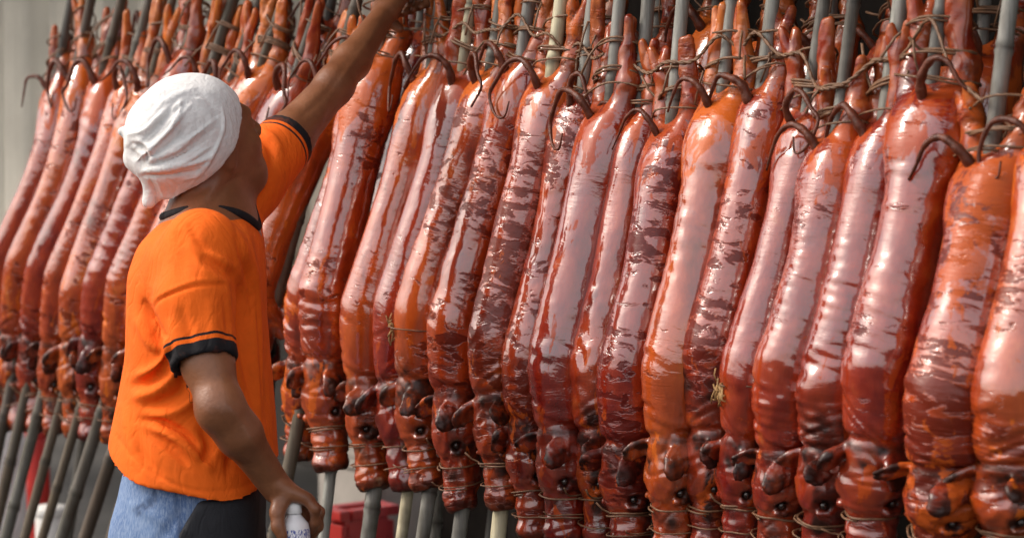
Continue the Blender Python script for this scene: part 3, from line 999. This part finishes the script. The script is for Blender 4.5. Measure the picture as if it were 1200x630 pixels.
# ------------------------------------------------------------------ the man
MD = 4.54
def M3(px, py, dd=0.0):
    return P(px, py, MD + dd)
def pix_of(V):
    d = V - CAM
    dep = d @ FWD
    return 600 + F * (d @ RIGHT) / dep, 315 - F * (d @ UP) / dep, dep

def stroke(V, N, pts, width, amp, side=1):
    """press or raise a fold along a line of points; side 1 = the side of the body towards the street"""
    x, y, dep = pix_of(V)
    p = spline([(q[0], q[1], 0) for q in pts], 10 * len(pts))[:, :2]
    a, b = p[:-1], p[1:]
    best = np.full(len(V), 1e9); bt = np.zeros(len(V))
    for i in range(len(a)):
        ab = b[i] - a[i]
        t = np.clip(((x - a[i, 0]) * ab[0] + (y - a[i, 1]) * ab[1]) / (ab @ ab + 1e-9), 0, 1)
        d = np.hypot(x - a[i, 0] - t * ab[0], y - a[i, 1] - t * ab[1])
        m = d < best
        best[m] = d[m]; bt[m] = (i + t[m]) / len(a)
    fade = np.sin(np.clip(bt, 0, 1) * math.pi) ** .6 * .85 + .15
    vd = V - CAM
    vd /= np.linalg.norm(vd, axis=1)[:, None]
    face = np.clip(-(N * vd).sum(1) * side * 3 + .3, 0, 1)
    return V + N * (amp * np.exp(-(best / width) ** 2) * fade * face)[:, None]

def skin_mat():
    M = Mat('brown_skin')
    o = M.coord('Object')
    a = M.noise(o, 14, 4)
    b = M.noise(o, 130, 3)
    col = M.ramp(a, [(0.3, (0.16, 0.056, 0.023)), (0.7, (0.25, 0.098, 0.043))])
    col = M.mix(M.lin(b, 0.5, 0.75, 0, 0.35), col, (0.15, 0.06, 0.03))
    M.set(Base_Color=col, Roughness=0.42, Normal=M.bump(M.noise(o, 300, 3), 0.3, 0.001, M.bump(b, 0.35, 0.002)))
    M.put(M.b, 'Subsurface Weight', 0.0)
    M.put(M.b, 'Subsurface Radius', (0.012, 0.005, 0.003))
    return M.m

def cloth_mat(name, col, trim=None, weave=900, rough=0.85, var=0.08, terry=0.2, crease=0.5):
    M = Mat(name)
    o = M.coord('Object')
    a = M.noise(o, 9, 4)
    w1 = M.n('TexWave', wave_type='BANDS', bands_direction='Z'); M.put(w1, 'Vector', o); M.put(w1, 'Scale', weave / 6.28); M.put(w1, 'Distortion', 1.5)
    fz = M.noise(o, 240 if terry < .5 else 130, 4, .7)
    c = M.ramp(a, [(0.3, tuple(q * (1 - var) for q in col)), (0.7, tuple(min(1, q * (1 + var)) for q in col))])
    if trim:
        t = M.attr('trim')
        band = M.math('MULTIPLY', M.math('GREATER_THAN', t, -0.02), M.math('LESS_THAN', t, 0.021))
        thin = M.math('MULTIPLY', M.math('GREATER_THAN', t, 0.028), M.math('LESS_THAN', t, 0.0325))
        c = M.mix(M.math('ADD', band, thin, clamp=True), c, trim)
    st = M.noise(o, 22, 5, .65)
    c = M.mix(M.lin(st, .52, .72, 0, .28), c, tuple(q * .55 for q in col))
    M.set(Base_Color=c, Roughness=rough)
    M.put(M.b, 'Specular IOR Level', 0.25)
    M.put(M.b, 'Sheen Weight', 0.0)
    cr = M.math('ABSOLUTE', M.math('SUBTRACT', M.noise(M.mapv(o, (1.5, 1.5, .8)), 13, 3, .5, .8), 0.5))
    M.set(Normal=M.bump(fz, terry, 0.0025, M.bump(M.math('MINIMUM', cr, 0.09), crease, 0.02, M.bump(w1.outputs['Fac'], 0.08, 0.001))))
    return M.m

def denim_mat():
    M = Mat('faded_denim')
    o = M.coord('Object')
    a = M.noise(o, 7, 4)
    w = M.noise(M.mapv(o, (1, 1, .12)), 420, 3, 0.7)
    c = M.mix(M.lin(a, 0.35, 0.65), (0.055, 0.110, 0.25), (0.15, 0.235, 0.41))
    c = M.mix(M.lin(w, 0.4, 0.7, 0, 0.5), c, (0.42, 0.50, 0.62))
    c = M.mix(M.attr('seam'), c, (0.04, 0.06, 0.12))
    M.set(Base_Color=c, Roughness=0.9, Normal=M.bump(w, 0.3, 0.0015))
    M.put(M.b, 'Specular IOR Level', 0.2)
    return M.m

man = empty('person', np.array([M3(232, 500)[0], M3(232, 500)[1], 0.10 * 0]))
tag(man, 'man in orange shirt, jeans and white headcloth reaching up to a pole', 'person')
EZ = np.array([0, 0, 1.0])

# key joints
SH_N = M3(236, 296, -.165); EL_N = M3(258, 478, -.250); WR_N = M3(325, 572, -.165)
SH_F = M3(288, 214, .14); EL_F = M3(392, 100, .33); WR_F = M3(452, 14, .52)
HC = M3(238, 167, 0)
hf = unit((.66, .64, .40)); hs_ = unit(np.cross(hf, EZ)); hu = np.cross(hs_, hf)      # hs_ points to the camera side
HAX = np.stack([hf, hs_, hu])
def hp(a, b, c):
    return HC + hf * a + hs_ * b + hu * c

# ---- body: one skin
B = Field(np.array([-.78, 4.05, .86]), np.array([-.08, 5.24, 1.97]), .004)
B.ell(hp(-.008, 0, .02), (.098, .076, .098), HAX)
B.ell(hp(.030, 0, -.045), (.066, .060, .070), HAX, .03)
B.cone(hp(.060, .018, -.092), hp(.060, -.018, -.092), .027, .027, .03)            # chin
B.ell(hp(.052, .040, -.030), (.030, .024, .026), HAX, .015); B.ell(hp(.052, -.040, -.030), (.030, .024, .026), HAX, .015)
B.cone(hp(.084, .026, .018), hp(.088, -.026, .018), .012, .012, .015)              # brow
B.cone(hp(.093, 0, .004), hp(.112, 0, -.026), .009, .012, .010)                    # nose
for s in (-1, 1):
    B.ell(hp(.104, s * .011, -.030), (.010, .009, .008), HAX, .006)
    B.ell(hp(.092, s * .031, -.001), (.014, .015, .009), HAX, .006, 's')           # eye hollow
    B.ell(hp(.080, s * .030, -.001), (.0125, .0125, .0125), HAX, .003)
    B.ell(hp(-.010, s * .071, -.015), (.018, .006, .028), HAX, .006)                # ear
B.ell(hp(.094, 0, -.058), (.012, .024, .006), HAX, .006); B.ell(hp(.093, 0, -.070), (.012, .020, .007), HAX, .006)
B.cone(hp(.104, .018, -.0640), hp(.104, -.018, -.0640), .002, .002, .002, 's')
B.cone(hp(-.012, 0, -.05), M3(246, 248, 0), .055, .058, .03)
B.cone(hp(-.02, .02, -.04), M3(230, 262, -.02), .035, .040, .02)
# trunk
B.cone(M3(242, 300, .02), M3(228, 540, .01), .095, .100, .05)
B.cone(M3(240, 285, -.09), M3(262, 255, .09), .055, .055, .05)
# near arm
B.cone(SH_N, M3(232, 350, -.190), .050, .047, .03)
B.cone(M3(232, 350, -.190), M3(243, 425, -.222), .046, .041, .02)
B.cone(M3(243, 425, -.222), EL_N, .041, .036, .02)
B.ell(EL_N, (.033, .035, .040), k=.02)
B.cone(EL_N, M3(280, 508, -.23), .035, .0355, .02)
B.cone(M3(280, 508, -.23), WR_N, .0355, .0250, .02)
# far arm
B.cone(SH_F, M3(338, 162, .235), .050, .043, .03)
B.cone(M3(338, 162, .235), EL_F, .043, .034, .02)
B.cone(EL_F, M3(412, 72, .40), .035, .034, .02)
B.cone(M3(412, 72, .40), WR_F, .034, .0225, .02)
def hand(w, kn, nrm, fingers, thumb):
    """palm from wrist w to the four knuckles kn, fingers as chains"""
    for i, k_ in enumerate(kn):
        B.cone(w + (kn[i] - np.mean(kn, 0)) * .45, k_, .0165, .0115, .012)
    for ch, r in zip(fingers, (.0098, .0102, .0096, .0085)):
        for a, b, q in zip(ch[:-1], ch[1:], range(9)):
            B.cone(a, b, r * (1 - .07 * q), r * (.93 - .07 * q), .003 if q == 0 else .002)
        for a in ch[1:-1]:
            B.ell(a, (r * 1.04,) * 3, k=.003)
    for a, b, ra, rb in zip(thumb[:-1], thumb[1:], (.0165, .0125, .0110), (.0125, .0110, .0092)):
        B.cone(a, b, ra, rb, .006)
# near hand closed over the top of the bottle
kn = np.array([M3(358, 583, -.178), M3(361, 585, -.153), M3(358, 587, -.128), M3(351, 588, -.106)])
fg = [[kn[0], M3(369, 596, -.180), M3(370, 611, -.168), M3(364, 622, -.156)],
      [kn[1], M3(374, 599, -.150), M3(373, 616, -.142), M3(366, 627, -.138)],
      [kn[2], M3(370, 602, -.120), M3(368, 619, -.116), M3(361, 629, -.120)],
      [kn[3], M3(360, 603, -.094), M3(357, 618, -.098), M3(351, 627, -.108)]]
hand(WR_N, kn, None, fg, [M3(331, 582, -.180), M3(325, 600, -.192), M3(326, 616, -.196), M3(331, 628, -.196)])
# far hand round a pole above the frame
hb = WR_F
d1 = unit(WR_F - EL_F)
side = unit(np.cross(d1, (.5, .8, 0))); fw = unit(np.cross(side, d1))
if fw[1] < 0: fw = -fw
kn2 = np.array([hb + d1 * .085 + side * q - fw * .004 for q in (.030, .010, -.010, -.029)])
fg2 = [[k_, k_ + d1 * .022 + fw * .030, k_ + d1 * .004 + fw * .052, k_ - d1 * .016 + fw * .046] for k_ in kn2]
hand(hb, kn2, None, fg2, [hb + d1 * .03 + side * .028, hb + d1 * .055 + side * .05 + fw * .025, hb + d1 * .06 + side * .045 + fw * .05, hb + d1 * .055 + side * .03 + fw * .066])
V, Fq = B.mesh()
V = relax(V, Fq, 2, .4)
N = vnormals(V, Fq)
x_, y_, d_ = pix_of(V)
V = V + N * (.0008 * wob(V, 40, 4, 2))[:, None]
N = vnormals(V, Fq)
for pts, w_, a_ in (([(262, 470), (285, 500), (318, 560)], 5, .0022), ([(250, 480), (262, 500), (270, 512)], 4, -.002), ([(350, 140), (385, 108), (405, 80)], 5, -.0025), ([(380, 118), (420, 66), (446, 28)], 4, .002),
                    ([(352, 182), (380, 150), (392, 112)], 4, -.0022), ([(317, 566), (333, 560)], 2.5, -.0012), ([(250, 235), (268, 215), (284, 205)], 4, -.003), ([(225, 240), (250, 222), (262, 190)], 5, .0025)):
    V = stroke(V, N, pts, w_, a_)
mesh_obj('body', V, Fq, skin_mat(), man)
for s in (-1, 1):
    v, f = lathe([(.001, -.0115), (.008, -.0085), (.0117, 0), (.008, .0085), (.001, .0115)], hp(.0812, s * .030, -.001), np.eye(3), 16)
    mesh_obj('eye', v, f, simple('eye_white', (0.55, 0.5, 0.45), 0.2, 0.05, 10, 0), man)

# ---- shirt
S = Field(np.array([-.80, 4.20, .90]), np.array([-.28, 4.90, 1.66]), .004)
rows = [(226, 248, 30, .045), (247, 246, 42, .066), (264, 241, 58, .118), (285, 236, 73, .165), (320, 232, 80, .186), (370, 231, 81, .178), (420, 232, 85, .168), (470, 230, 92, .166), (520, 226, 98, .182), (600, 227, 102, .194), (640, 227, 102, .194)]
rz = np.array([M3(r[1], r[0])[2] for r in rows][::-1]); rx = np.array([M3(r[1], r[0])[0] for r in rows][::-1])
ry = np.array([M3(r[1], r[0])[1] for r in rows][::-1])
ra = np.array([r[2] * MD / F for r in rows][::-1]); rb = np.array([r[3] for r in rows][::-1])
def smooth_tab(z, tab):
    zz = np.linspace(rz[0], rz[-1], 300)
    v = np.interp(zz, rz, tab)
    k = np.hanning(25); k /= k.sum()
    v = np.convolve(np.pad(v, 12, 'edge'), k, 'valid')
    return np.interp(z.ravel(), zz, v).reshape(z.shape).astype(np.float32)
def torso(off=0.0):
    def fn(x, y, z):
        a = smooth_tab(z, ra) + off; b = smooth_tab(z, rb) + off; cx = smooth_tab(z, rx); cy = smooth_tab(z, ry)
        q = (np.abs((x - cx) / a) ** 2.25 + np.abs((y - cy) / b) ** 2.25) ** (1 / 2.25)
        return (q - 1) * np.minimum(a, b)
    return fn
S.add(torso(), (-.78, 4.22, .9), (-.30, 4.88, rz[-1]), .001, pad=.02)
S.add(lambda x, y, z: z - rz[-1] + .01 + 0 * x + 0 * y, (-.8, 4.2, 1.5), (-.2, 4.9, 1.66), op='i', pad=.1)
# shoulders and sleeves
sN0, sN1, sN2 = M3(236, 292, -.150), M3(228, 352, -.190), M3(240, 424, -.222)
S.cone(M3(242, 301, -.04), sN0, .050, .060, .06)
S.cone(sN0, sN1, .062, .062, .03)
S.cone(sN1, sN2, .063, .0545, .02)
S.cone(M3(260, 272, .06), M3(286, 220, .13), .050, .060, .04)
sF0, sF1 = M3(286, 216, .13), M3(337, 163, .235)
S.cone(sF0, sF1, .064, .053, .03)
def cutplane(c, n, reach):
    n = unit(n)
    S.add(lambda x, y, z: -np.maximum((c[0] - x) * n[0] + (c[1] - y) * n[1] + (c[2] - z) * n[2], np.sqrt((x - c[0]) ** 2 + (y - c[1]) ** 2 + (z - c[2]) ** 2) - reach), c - .09, c + .09, 0, 'i', 0)
axN = unit(sN2 - sN1); axF = unit(sF1 - sF0)
cN = M3(239, 424, -.222); cF = sF1
def cut(c, n, reach):
    n = unit(n)
    def fn(x, y, z):
        pl = (c[0] - x) * n[0] + (c[1] - y) * n[1] + (c[2] - z) * n[2]
        sp = np.sqrt((x - c[0]) ** 2 + (y - c[1]) ** 2 + (z - c[2]) ** 2) - reach
        return np.maximum(pl, sp)
    S.add(fn, c - reach, c + reach, .002, 's', .01)
cut(cN + axN * .0, axN, .075)
cut(cF, axF, .080)
# hollow mouths of the sleeves and of the hem
S.cone(cN - axN * .03, cN + axN * .03, .046, .047, .003, 's')
S.cone(cF - axF * .03, cF + axF * .03, .046, .047, .003, 's')
hz0 = M3(228, 525)[2]; hx0 = M3(228, 531)[0]
hsl = (M3(328, 548)[2] - M3(127, 515)[2]) / (M3(328, 548)[0] - M3(127, 515)[0])
ymid = M3(228, 531)[1]
def hem(x, y, z):
    return (hz0 + hsl * (x - hx0) - .050 * np.clip((ymid - y) / .17, 0, 1) + .003 * np.sin(x * 30)) - z
S.add(hem, (-.8, 4.2, .9), (-.2, 4.9, 1.2), op='i', pad=.1)
#S.add(lambda x, y, z: np.maximum(torso(-.009)(x, y, z), z - (hem(x, y, z) + z + .03)), (-.78, 4.22, .9), (-.30, 4.88, hz0 + .06), .003, 's', .01)
V, Fq = S.mesh()
V = relax(V, Fq, 4, .5)
N = vnormals(V, Fq)
xx, yy, dd = pix_of(V)
low = sstep(330, 480, yy)
V = V + N * (.0030 * wob(V * np.array([1, 1, .6]), 13, 8, 2) * (.4 + .6 * low))[:, None]
FOLDS = [  # line, width, depth (metres, minus presses in)
    ([(177, 374), (181, 356), (197, 345), (231, 334), (270, 333)], 2.2, -.0032), ([(177, 368), (184, 350), (200, 340), (231, 329), (268, 329)], 2.6, .0014),
    ([(166, 352), (175, 370), (188, 392), (196, 398)], 5, -.010), ([(160, 372), (176, 400), (188, 412)], 6, .006), ([(180, 374), (192, 392), (198, 402)], 4, .006),
    ([(198, 396), (193, 420), (178, 434), (160, 440)], 5, .008), ([(200, 408), (190, 432), (172, 448), (152, 452)], 5, -.008), ([(206, 422), (204, 440), (184, 458), (156, 466)], 6, .008),
    ([(214, 440), (212, 456), (192, 470), (168, 476)], 5, -.007), ([(222, 448), (226, 466), (206, 482), (176, 490)], 6, .006),
    ([(164, 491), (185, 494), (212, 504), (232, 522)], 4, -.009), ([(180, 502), (205, 514), (230, 534), (250, 552)], 5, .007), ([(170, 506), (200, 524), (222, 546)], 5, -.005),
    ([(228, 456), (246, 478), (258, 506), (256, 536)], 6, .007), ([(240, 462), (260, 488), (272, 520), (266, 556)], 5, -.007), ([(236, 500), (244, 524), (236, 545)], 5, -.006),
    ([(250, 460), (276, 500), (292, 540)], 5, .004), ([(144, 470), (150, 500), (160, 530)], 8, .004), ([(158, 505), (168, 535), (190, 560)], 6, -.004),
    ([(272, 300), (282, 350), (286, 420), (292, 500)], 7, -.008), ([(284, 262), (296, 320), (302, 400), (306, 500)], 6, .007), ([(276, 276), (290, 320), (298, 372)], 4, -.005), ([(300, 330), (308, 410), (312, 500)], 4, -.005),
    ([(270, 400), (282, 450), (300, 520)], 5, .005), ([(236, 300), (256, 312), (272, 326)], 5, -.005), ([(244, 290), (262, 306), (276, 316)], 5, .004), ([(228, 300), (240, 318), (262, 330)], 4, .003),
    ([(200, 372), (206, 395), (214, 412)], 6, .004), ([(212, 360), (222, 392), (228, 418)], 6, -.004), ([(246, 350), (250, 385), (256, 418)], 7, .004), ([(262, 345), (268, 372), (268, 402)], 5, -.004),
    ([(190, 262), (186, 300), (176, 334)], 10, -.003), ([(210, 270), (214, 300), (210, 326)], 9, -.003), ([(222, 262), (236, 286), (262, 298)], 5, -.004),
    ([(300, 158), (316, 172), (322, 196)], 4, -.005), ([(308, 150), (324, 166), (332, 190)], 4, .004), ([(296, 176), (308, 194), (310, 212)], 4, .004),
    ([(134, 508), (170, 548), (230, 574), (290, 568), (326, 542)], 2.0, -.0016),
]
for pts, w_, a_ in FOLDS:
    N = vnormals(V, Fq)
    V = stroke(V, N, pts, w_, a_ * 1.45)
N = vnormals(V, Fq)
V = V + N * (.0016 * wob(V * np.array([1.6, 1, .8]), 34, 18, 2) * sstep(-.3, 1.0, wob(V, 8, 19, 1)))[:, None]
tN = -((V - cN) @ axN); tF = -((V - cF) @ axF)
inN = np.linalg.norm(np.cross(V - cN, axN), axis=1) < .075
inF = np.linalg.norm(np.cross(V - cF, axF), axis=1) < .085
trim = np.full(len(V), .2)
trim[inN & (tN < .1)] = tN[inN & (tN < .1)]
trim[inF & (tF < .1)] = tF[inF & (tF < .1)]
shirt = mesh_obj('shirt', V, Fq, cloth_mat('orange_jersey', (0.84, 0.135, 0.008), (0.012, 0.011, 0.013)), man, attrs={'trim': trim})
nc = M3(246, 250, 0); nax = unit(HC - M3(246, 262, 0))
n1 = unit(np.cross(nax, (0, 1, 0))); n2 = np.cross(nax, n1)
rel = V - nc
hgt = rel @ nax; ca = rel @ n1; sa = rel @ n2
rad = np.hypot(ca, sa); ang = np.arctan2(sa, ca)
cpts = []
for q in range(40):
    an = -math.pi + 2 * math.pi * q / 40
    dm = np.abs((ang - an + math.pi) % (2 * math.pi) - math.pi)
    m = (dm < .22) & (np.abs(rad - .078) < .010) & (hgt > -.09) & (hgt < .09)
    h_ = hgt[m].mean() if m.sum() else 0.0
    cpts.append(h_)
cpts = np.array(cpts)
cpts = (np.roll(cpts, 1) + cpts * 2 + np.roll(cpts, -1)) / 4
cp = [nc + n1 * .079 * math.cos(-math.pi + 2 * math.pi * q / 40) + n2 * .079 * math.sin(-math.pi + 2 * math.pi * q / 40) + nax * (cpts[q] + .003) for q in range(40)]
cp.append(cp[0])
v, f = tube(spline(cp, 120), .0085, 10, False)
mesh_obj('collar', v, f, cloth_mat('black_rib', (0.014, 0.013, 0.015)), shirt)

# ---- headcloth
H = Field(HC - .20, HC + .16, .0030)
H.ell(hp(-.020, 0, .022), (.112, .092, .106), HAX)
H.ell(M3(192, 165, 0), (.060, .070, .062), k=.05)
H.cone(M3(182, 160, 0), M3(143, 154, -.01), .036, .009, .008)
H.cone(M3(172, 180, -.01), M3(156, 188, -.01), .030, .012, .02)
for q in (-.028, 0, .028):
    H.cone(M3(196, 196, q), M3(190 + q * 520, 236, q * .8 - .010), .030, .013, .02)
H.cone(M3(205, 205, -.045), M3(207, 231, -.045), .022, .010, .02)
H.cone(M3(235, 185, -.062), M3(204, 226, -.036), .020, .010, .025)
e = unit(np.array([.90, 0, -.43]) - hs_ * (np.array([.90, 0, -.43]) @ hs_))
def edge(x, y, z):
    b = (x - HC[0]) * hs_[0] + (y - HC[1]) * hs_[1] + (z - HC[2]) * hs_[2]
    return (x - HC[0]) * e[0] + (y - HC[1]) * e[1] + (z - HC[2]) * e[2] - (-.006 + .012 * np.clip(1 - (b / .09) ** 2, 0, 1) * 0 + .010 * np.cos((z - HC[2]) * 22))
H.add(edge, HC - .2, HC + .16, op='i', pad=0)
H.ell(hp(-.012, 0, .016), (.098, .077, .094), HAX, .002, 's')
V, Fq = H.mesh()
V = relax(V, Fq, 2, .5)
for pts, w_, a_ in (([(160, 186), (200, 150), (226, 120)], 2.5, .003), ([(156, 176), (190, 140), (206, 118)], 2.5, -.003), ([(172, 200), (214, 190), (250, 170)], 2.2, .003), ([(170, 194), (215, 176), (252, 150)], 2.2, -.003), ([(200, 128), (230, 116), (254, 130)], 3, .002), ([(190, 180), (225, 160), (256, 138)], 2.5, .0025), ([(158, 190), (186, 166), (208, 140), (212, 118)], 3.0, .0050), ([(152, 182), (178, 160), (200, 132)], 4, -.0035), ([(164, 192), (196, 172), (222, 146)], 4, -.0035),
                    ([(166, 200), (200, 196), (240, 186), (258, 168)], 3.2, .0045), ([(166, 206), (205, 204), (238, 198)], 3.2, -.0045), ([(175, 196), (212, 182), (246, 160)], 3.5, -.0035), ([(172, 188), (206, 176), (240, 150)], 3.5, .0025),
                    ([(146, 158), (170, 152), (196, 126)], 4, .0035), ([(146, 172), (158, 186), (170, 200)], 7, -.006), ([(176, 210), (182, 226), (186, 240)], 3, -.004), ([(172, 140), (196, 118), (228, 104)], 4, .0025), ([(186, 150), (214, 122), (236, 112)], 3.5, -.002), ([(150, 168), (168, 176), (172, 192)], 3.5, -.0045), ([(158, 162), (174, 172), (180, 190)], 3.5, .004),
                    ([(196, 208), (206, 220), (200, 238)], 3, -.003), ([(184, 206), (190, 222), (194, 236)], 3, .003), ([(214, 212), (232, 204), (250, 184)], 3, .003), ([(230, 104), (248, 124), (258, 150)], 5, -.002), ([(260, 124), (262, 148), (250, 180), (220, 222)], 2.2, .0028)):
    N = vnormals(V, Fq)
    V = stroke(V, N, pts, w_ * .72, a_ * 1.25)
N = vnormals(V, Fq)
V = V + N * (.0022 * wob(V, 50, 21, 2))[:, None]
mesh_obj('headcloth', V, Fq, cloth_mat('white_cotton', (0.72, 0.71, 0.70), None, 1400, 0.95, 0.04, 1.0, 0.35), man)

# ---- jeans, dark cloth over their front, shoes
zg = 0.0
J = Field(np.array([-.80, 4.22, -.02]), np.array([-.30, 4.88, 1.08]), .007)
hx = M3(221, 575)[0]; hy = M3(221, 575)[1]
J.cone((hx, hy - .055, .99), (hx, hy + .055, .99), .106, .106, .03)
J.cone((hx, hy - .060, .90), (hx, hy + .060, .90), .116, .116, .05)
J.ell((hx - .045, hy - .06, .89), (.083, .083, .09), k=.03); J.ell((hx - .045, hy + .06, .89), (.083, .083, .09), k=.03)
FEET = []
for s, fx in ((-1, .02), (1, .13)):
    kx = np.array([hx + .03 + fx * .4, hy + s * .095, .49]); an = np.array([hx - .02 + fx * .5, hy + s * .10, .09])
    J.cone((hx + .005, hy + s * .085, .86), kx, .100, .074, .03)
    J.cone(kx, an, .074, .064, .02)
    FEET.append(an)
J.add(lambda x, y, z: np.maximum(z - 1.02, .035 - z) + 0 * x + 0 * y, (-.8, 4.2, 0), (-.2, 4.9, 1.1), op='i', pad=.1)
V, Fq = J.mesh()
V = relax(V, Fq, 2, .5)
for pts, w_, a_ in (([(163, 574), (172, 566), (182, 560)], 2.5, .003), ([(146, 540), (170, 552), (200, 560)], 4, -.003), ([(162, 596), (178, 588), (182, 572)], 2.5, -.003), ([(204, 575), (208, 600), (212, 640)], 2.2, .0035), ([(150, 590), (190, 610), (230, 640)], 5, .003), ([(215, 590), (200, 615), (180, 640)], 5, -.004)):
    N = vnormals(V, Fq)
    V = stroke(V, N, pts, w_, a_)
px_, py_, _ = pix_of(V)
seam = np.zeros(len(V))
for (x0, y0), (x1, y1) in (((158, 597), (181, 583)), ((160, 602), (182, 588)), ((206, 575), (213, 660)), ((181, 562), (181, 583))):
    t = np.clip(((px_ - x0) * (x1 - x0) + (py_ - y0) * (y1 - y0)) / ((x1 - x0) ** 2 + (y1 - y0) ** 2), 0, 1)
    seam = np.maximum(seam, np.exp(-(np.hypot(px_ - x0 - t * (x1 - x0), py_ - y0 - t * (y1 - y0)) / 2.2) ** 2))
N = vnormals(V, Fq)
jeans = mesh_obj('jeans', V, Fq, denim_mat(), man, attrs={'seam': seam * .8})
A = Field(np.array([-.62, 4.22, .55]), np.array([-.30, 4.88, 1.02]), .005)
A.cone((hx, hy - .055, .99), (hx, hy + .055, .99), .124, .124, .03)
A.cone((hx, hy - .060, .90), (hx, hy + .060, .90), .122, .122, .05)
A.cone((hx + .02, hy - .075, .80), (hx + .02, hy + .075, .80), .112, .112, .05)
A.cone((hx + .03, hy - .085, .62), (hx + .03, hy + .085, .62), .102, .102, .05)
A.add(lambda x, y, z: np.maximum(hx + .034 - .03 * np.clip((.98 - z) / .05, 0, 1) - x, np.maximum(.60 - z, z - .985)) + 0 * y, (-.7, 4.2, .5), (-.3, 4.9, 1.1), op='i', pad=.1)
V, Fq = A.mesh()
V = relax(V, Fq, 3, .5)
mesh_obj('dark_front', V, Fq, cloth_mat('charcoal_cloth', (0.030, 0.031, 0.036), None, 700, 0.8, 0.3), man)  # charcoal cloth over the front of the jeans
for an in FEET:
    Sh = Field(an + np.array([-.12, -.07, -.10]), an + np.array([.22, .07, .04]), .006)
    b0 = np.array([an[0], an[1], 0.0])
    Sh.cone(b0 + (-.03, 0, .045), b0 + (.14, 0, .035), .045, .038, .02)
    Sh.cone(b0 + (-.02, 0, .06), b0 + (-.015, 0, .095), .042, .045, .02)
    Sh.add(lambda x, y, z: .004 - z + 0 * x + 0 * y, b0 - .2, b0 + .3, op='i')
    V, Fq = Sh.mesh()
    mesh_obj('shoe', relax(V, Fq, 1), Fq, simple('dark_rubber', (0.04, 0.04, 0.045), 0.6, 0.2), man)

# ---- bottle in the near hand
bt = M3(344, 595, -.170); bb_ = M3(351, 690, -.175)
bz = unit(bt - bb_); bx = unit(np.cross(bz, (0, 1, 0))); by = np.cross(bz, bx)
BAX = (bx, by, bz)
bot = empty('bottle', bb_)
tag(bot, 'white plastic bottle with blue printing held in the lowered hand of the man', 'bottle')
Lb = np.linalg.norm(bt - bb_)
v, f = lathe([(.019, 0), (.0235, .004), (.0240, .02), (.0240, Lb - .034), (.0225, Lb - .026), (.0165, Lb - .018), (.0125, Lb - .012), (.0115, Lb - .010)], bb_, BAX, 28)
mesh_obj('bottle_body', v, f, simple('white_bottle', (0.72, 0.72, 0.74), 0.35, 0.04, 8, 0.0), bot)
v, f = lathe([(.0125, Lb - .0095), (.0135, Lb - .008), (.0135, Lb + .004), (.011, Lb + .008), (.006, Lb + .010), (.004, Lb + .012)], bb_, BAX, 28)
mesh_obj('cap', v, f, simple('white_cap', (0.75, 0.75, 0.75), 0.4, 0.04, 8, 0.0), bot)
def label_mat():
    M = Mat('bottle_label')
    o = M.coord('Generated')
    b = M.n('TexBrick'); M.put(b, 'Vector', M.mapv(o, (2.0, 2.0, 9.0))); M.put(b, 'Scale', 3.0)
    nz = M.noise(M.mapv(o, (26, 26, 10)), 1.0, 2)
    c = M.mix(M.lin(nz, .5, .54), (0.70, 0.70, 0.74), (0.06, 0.09, 0.32))
    M.set(Base_Color=c, Roughness=0.4)
    return M.m
v, f = lathe([(.02425, Lb - .090), (.0245, Lb - .089), (.0245, Lb - .036), (.02425, Lb - .035)], bb_, BAX, 28)
mesh_obj('label', v, f[:-2], label_mat(), bot)
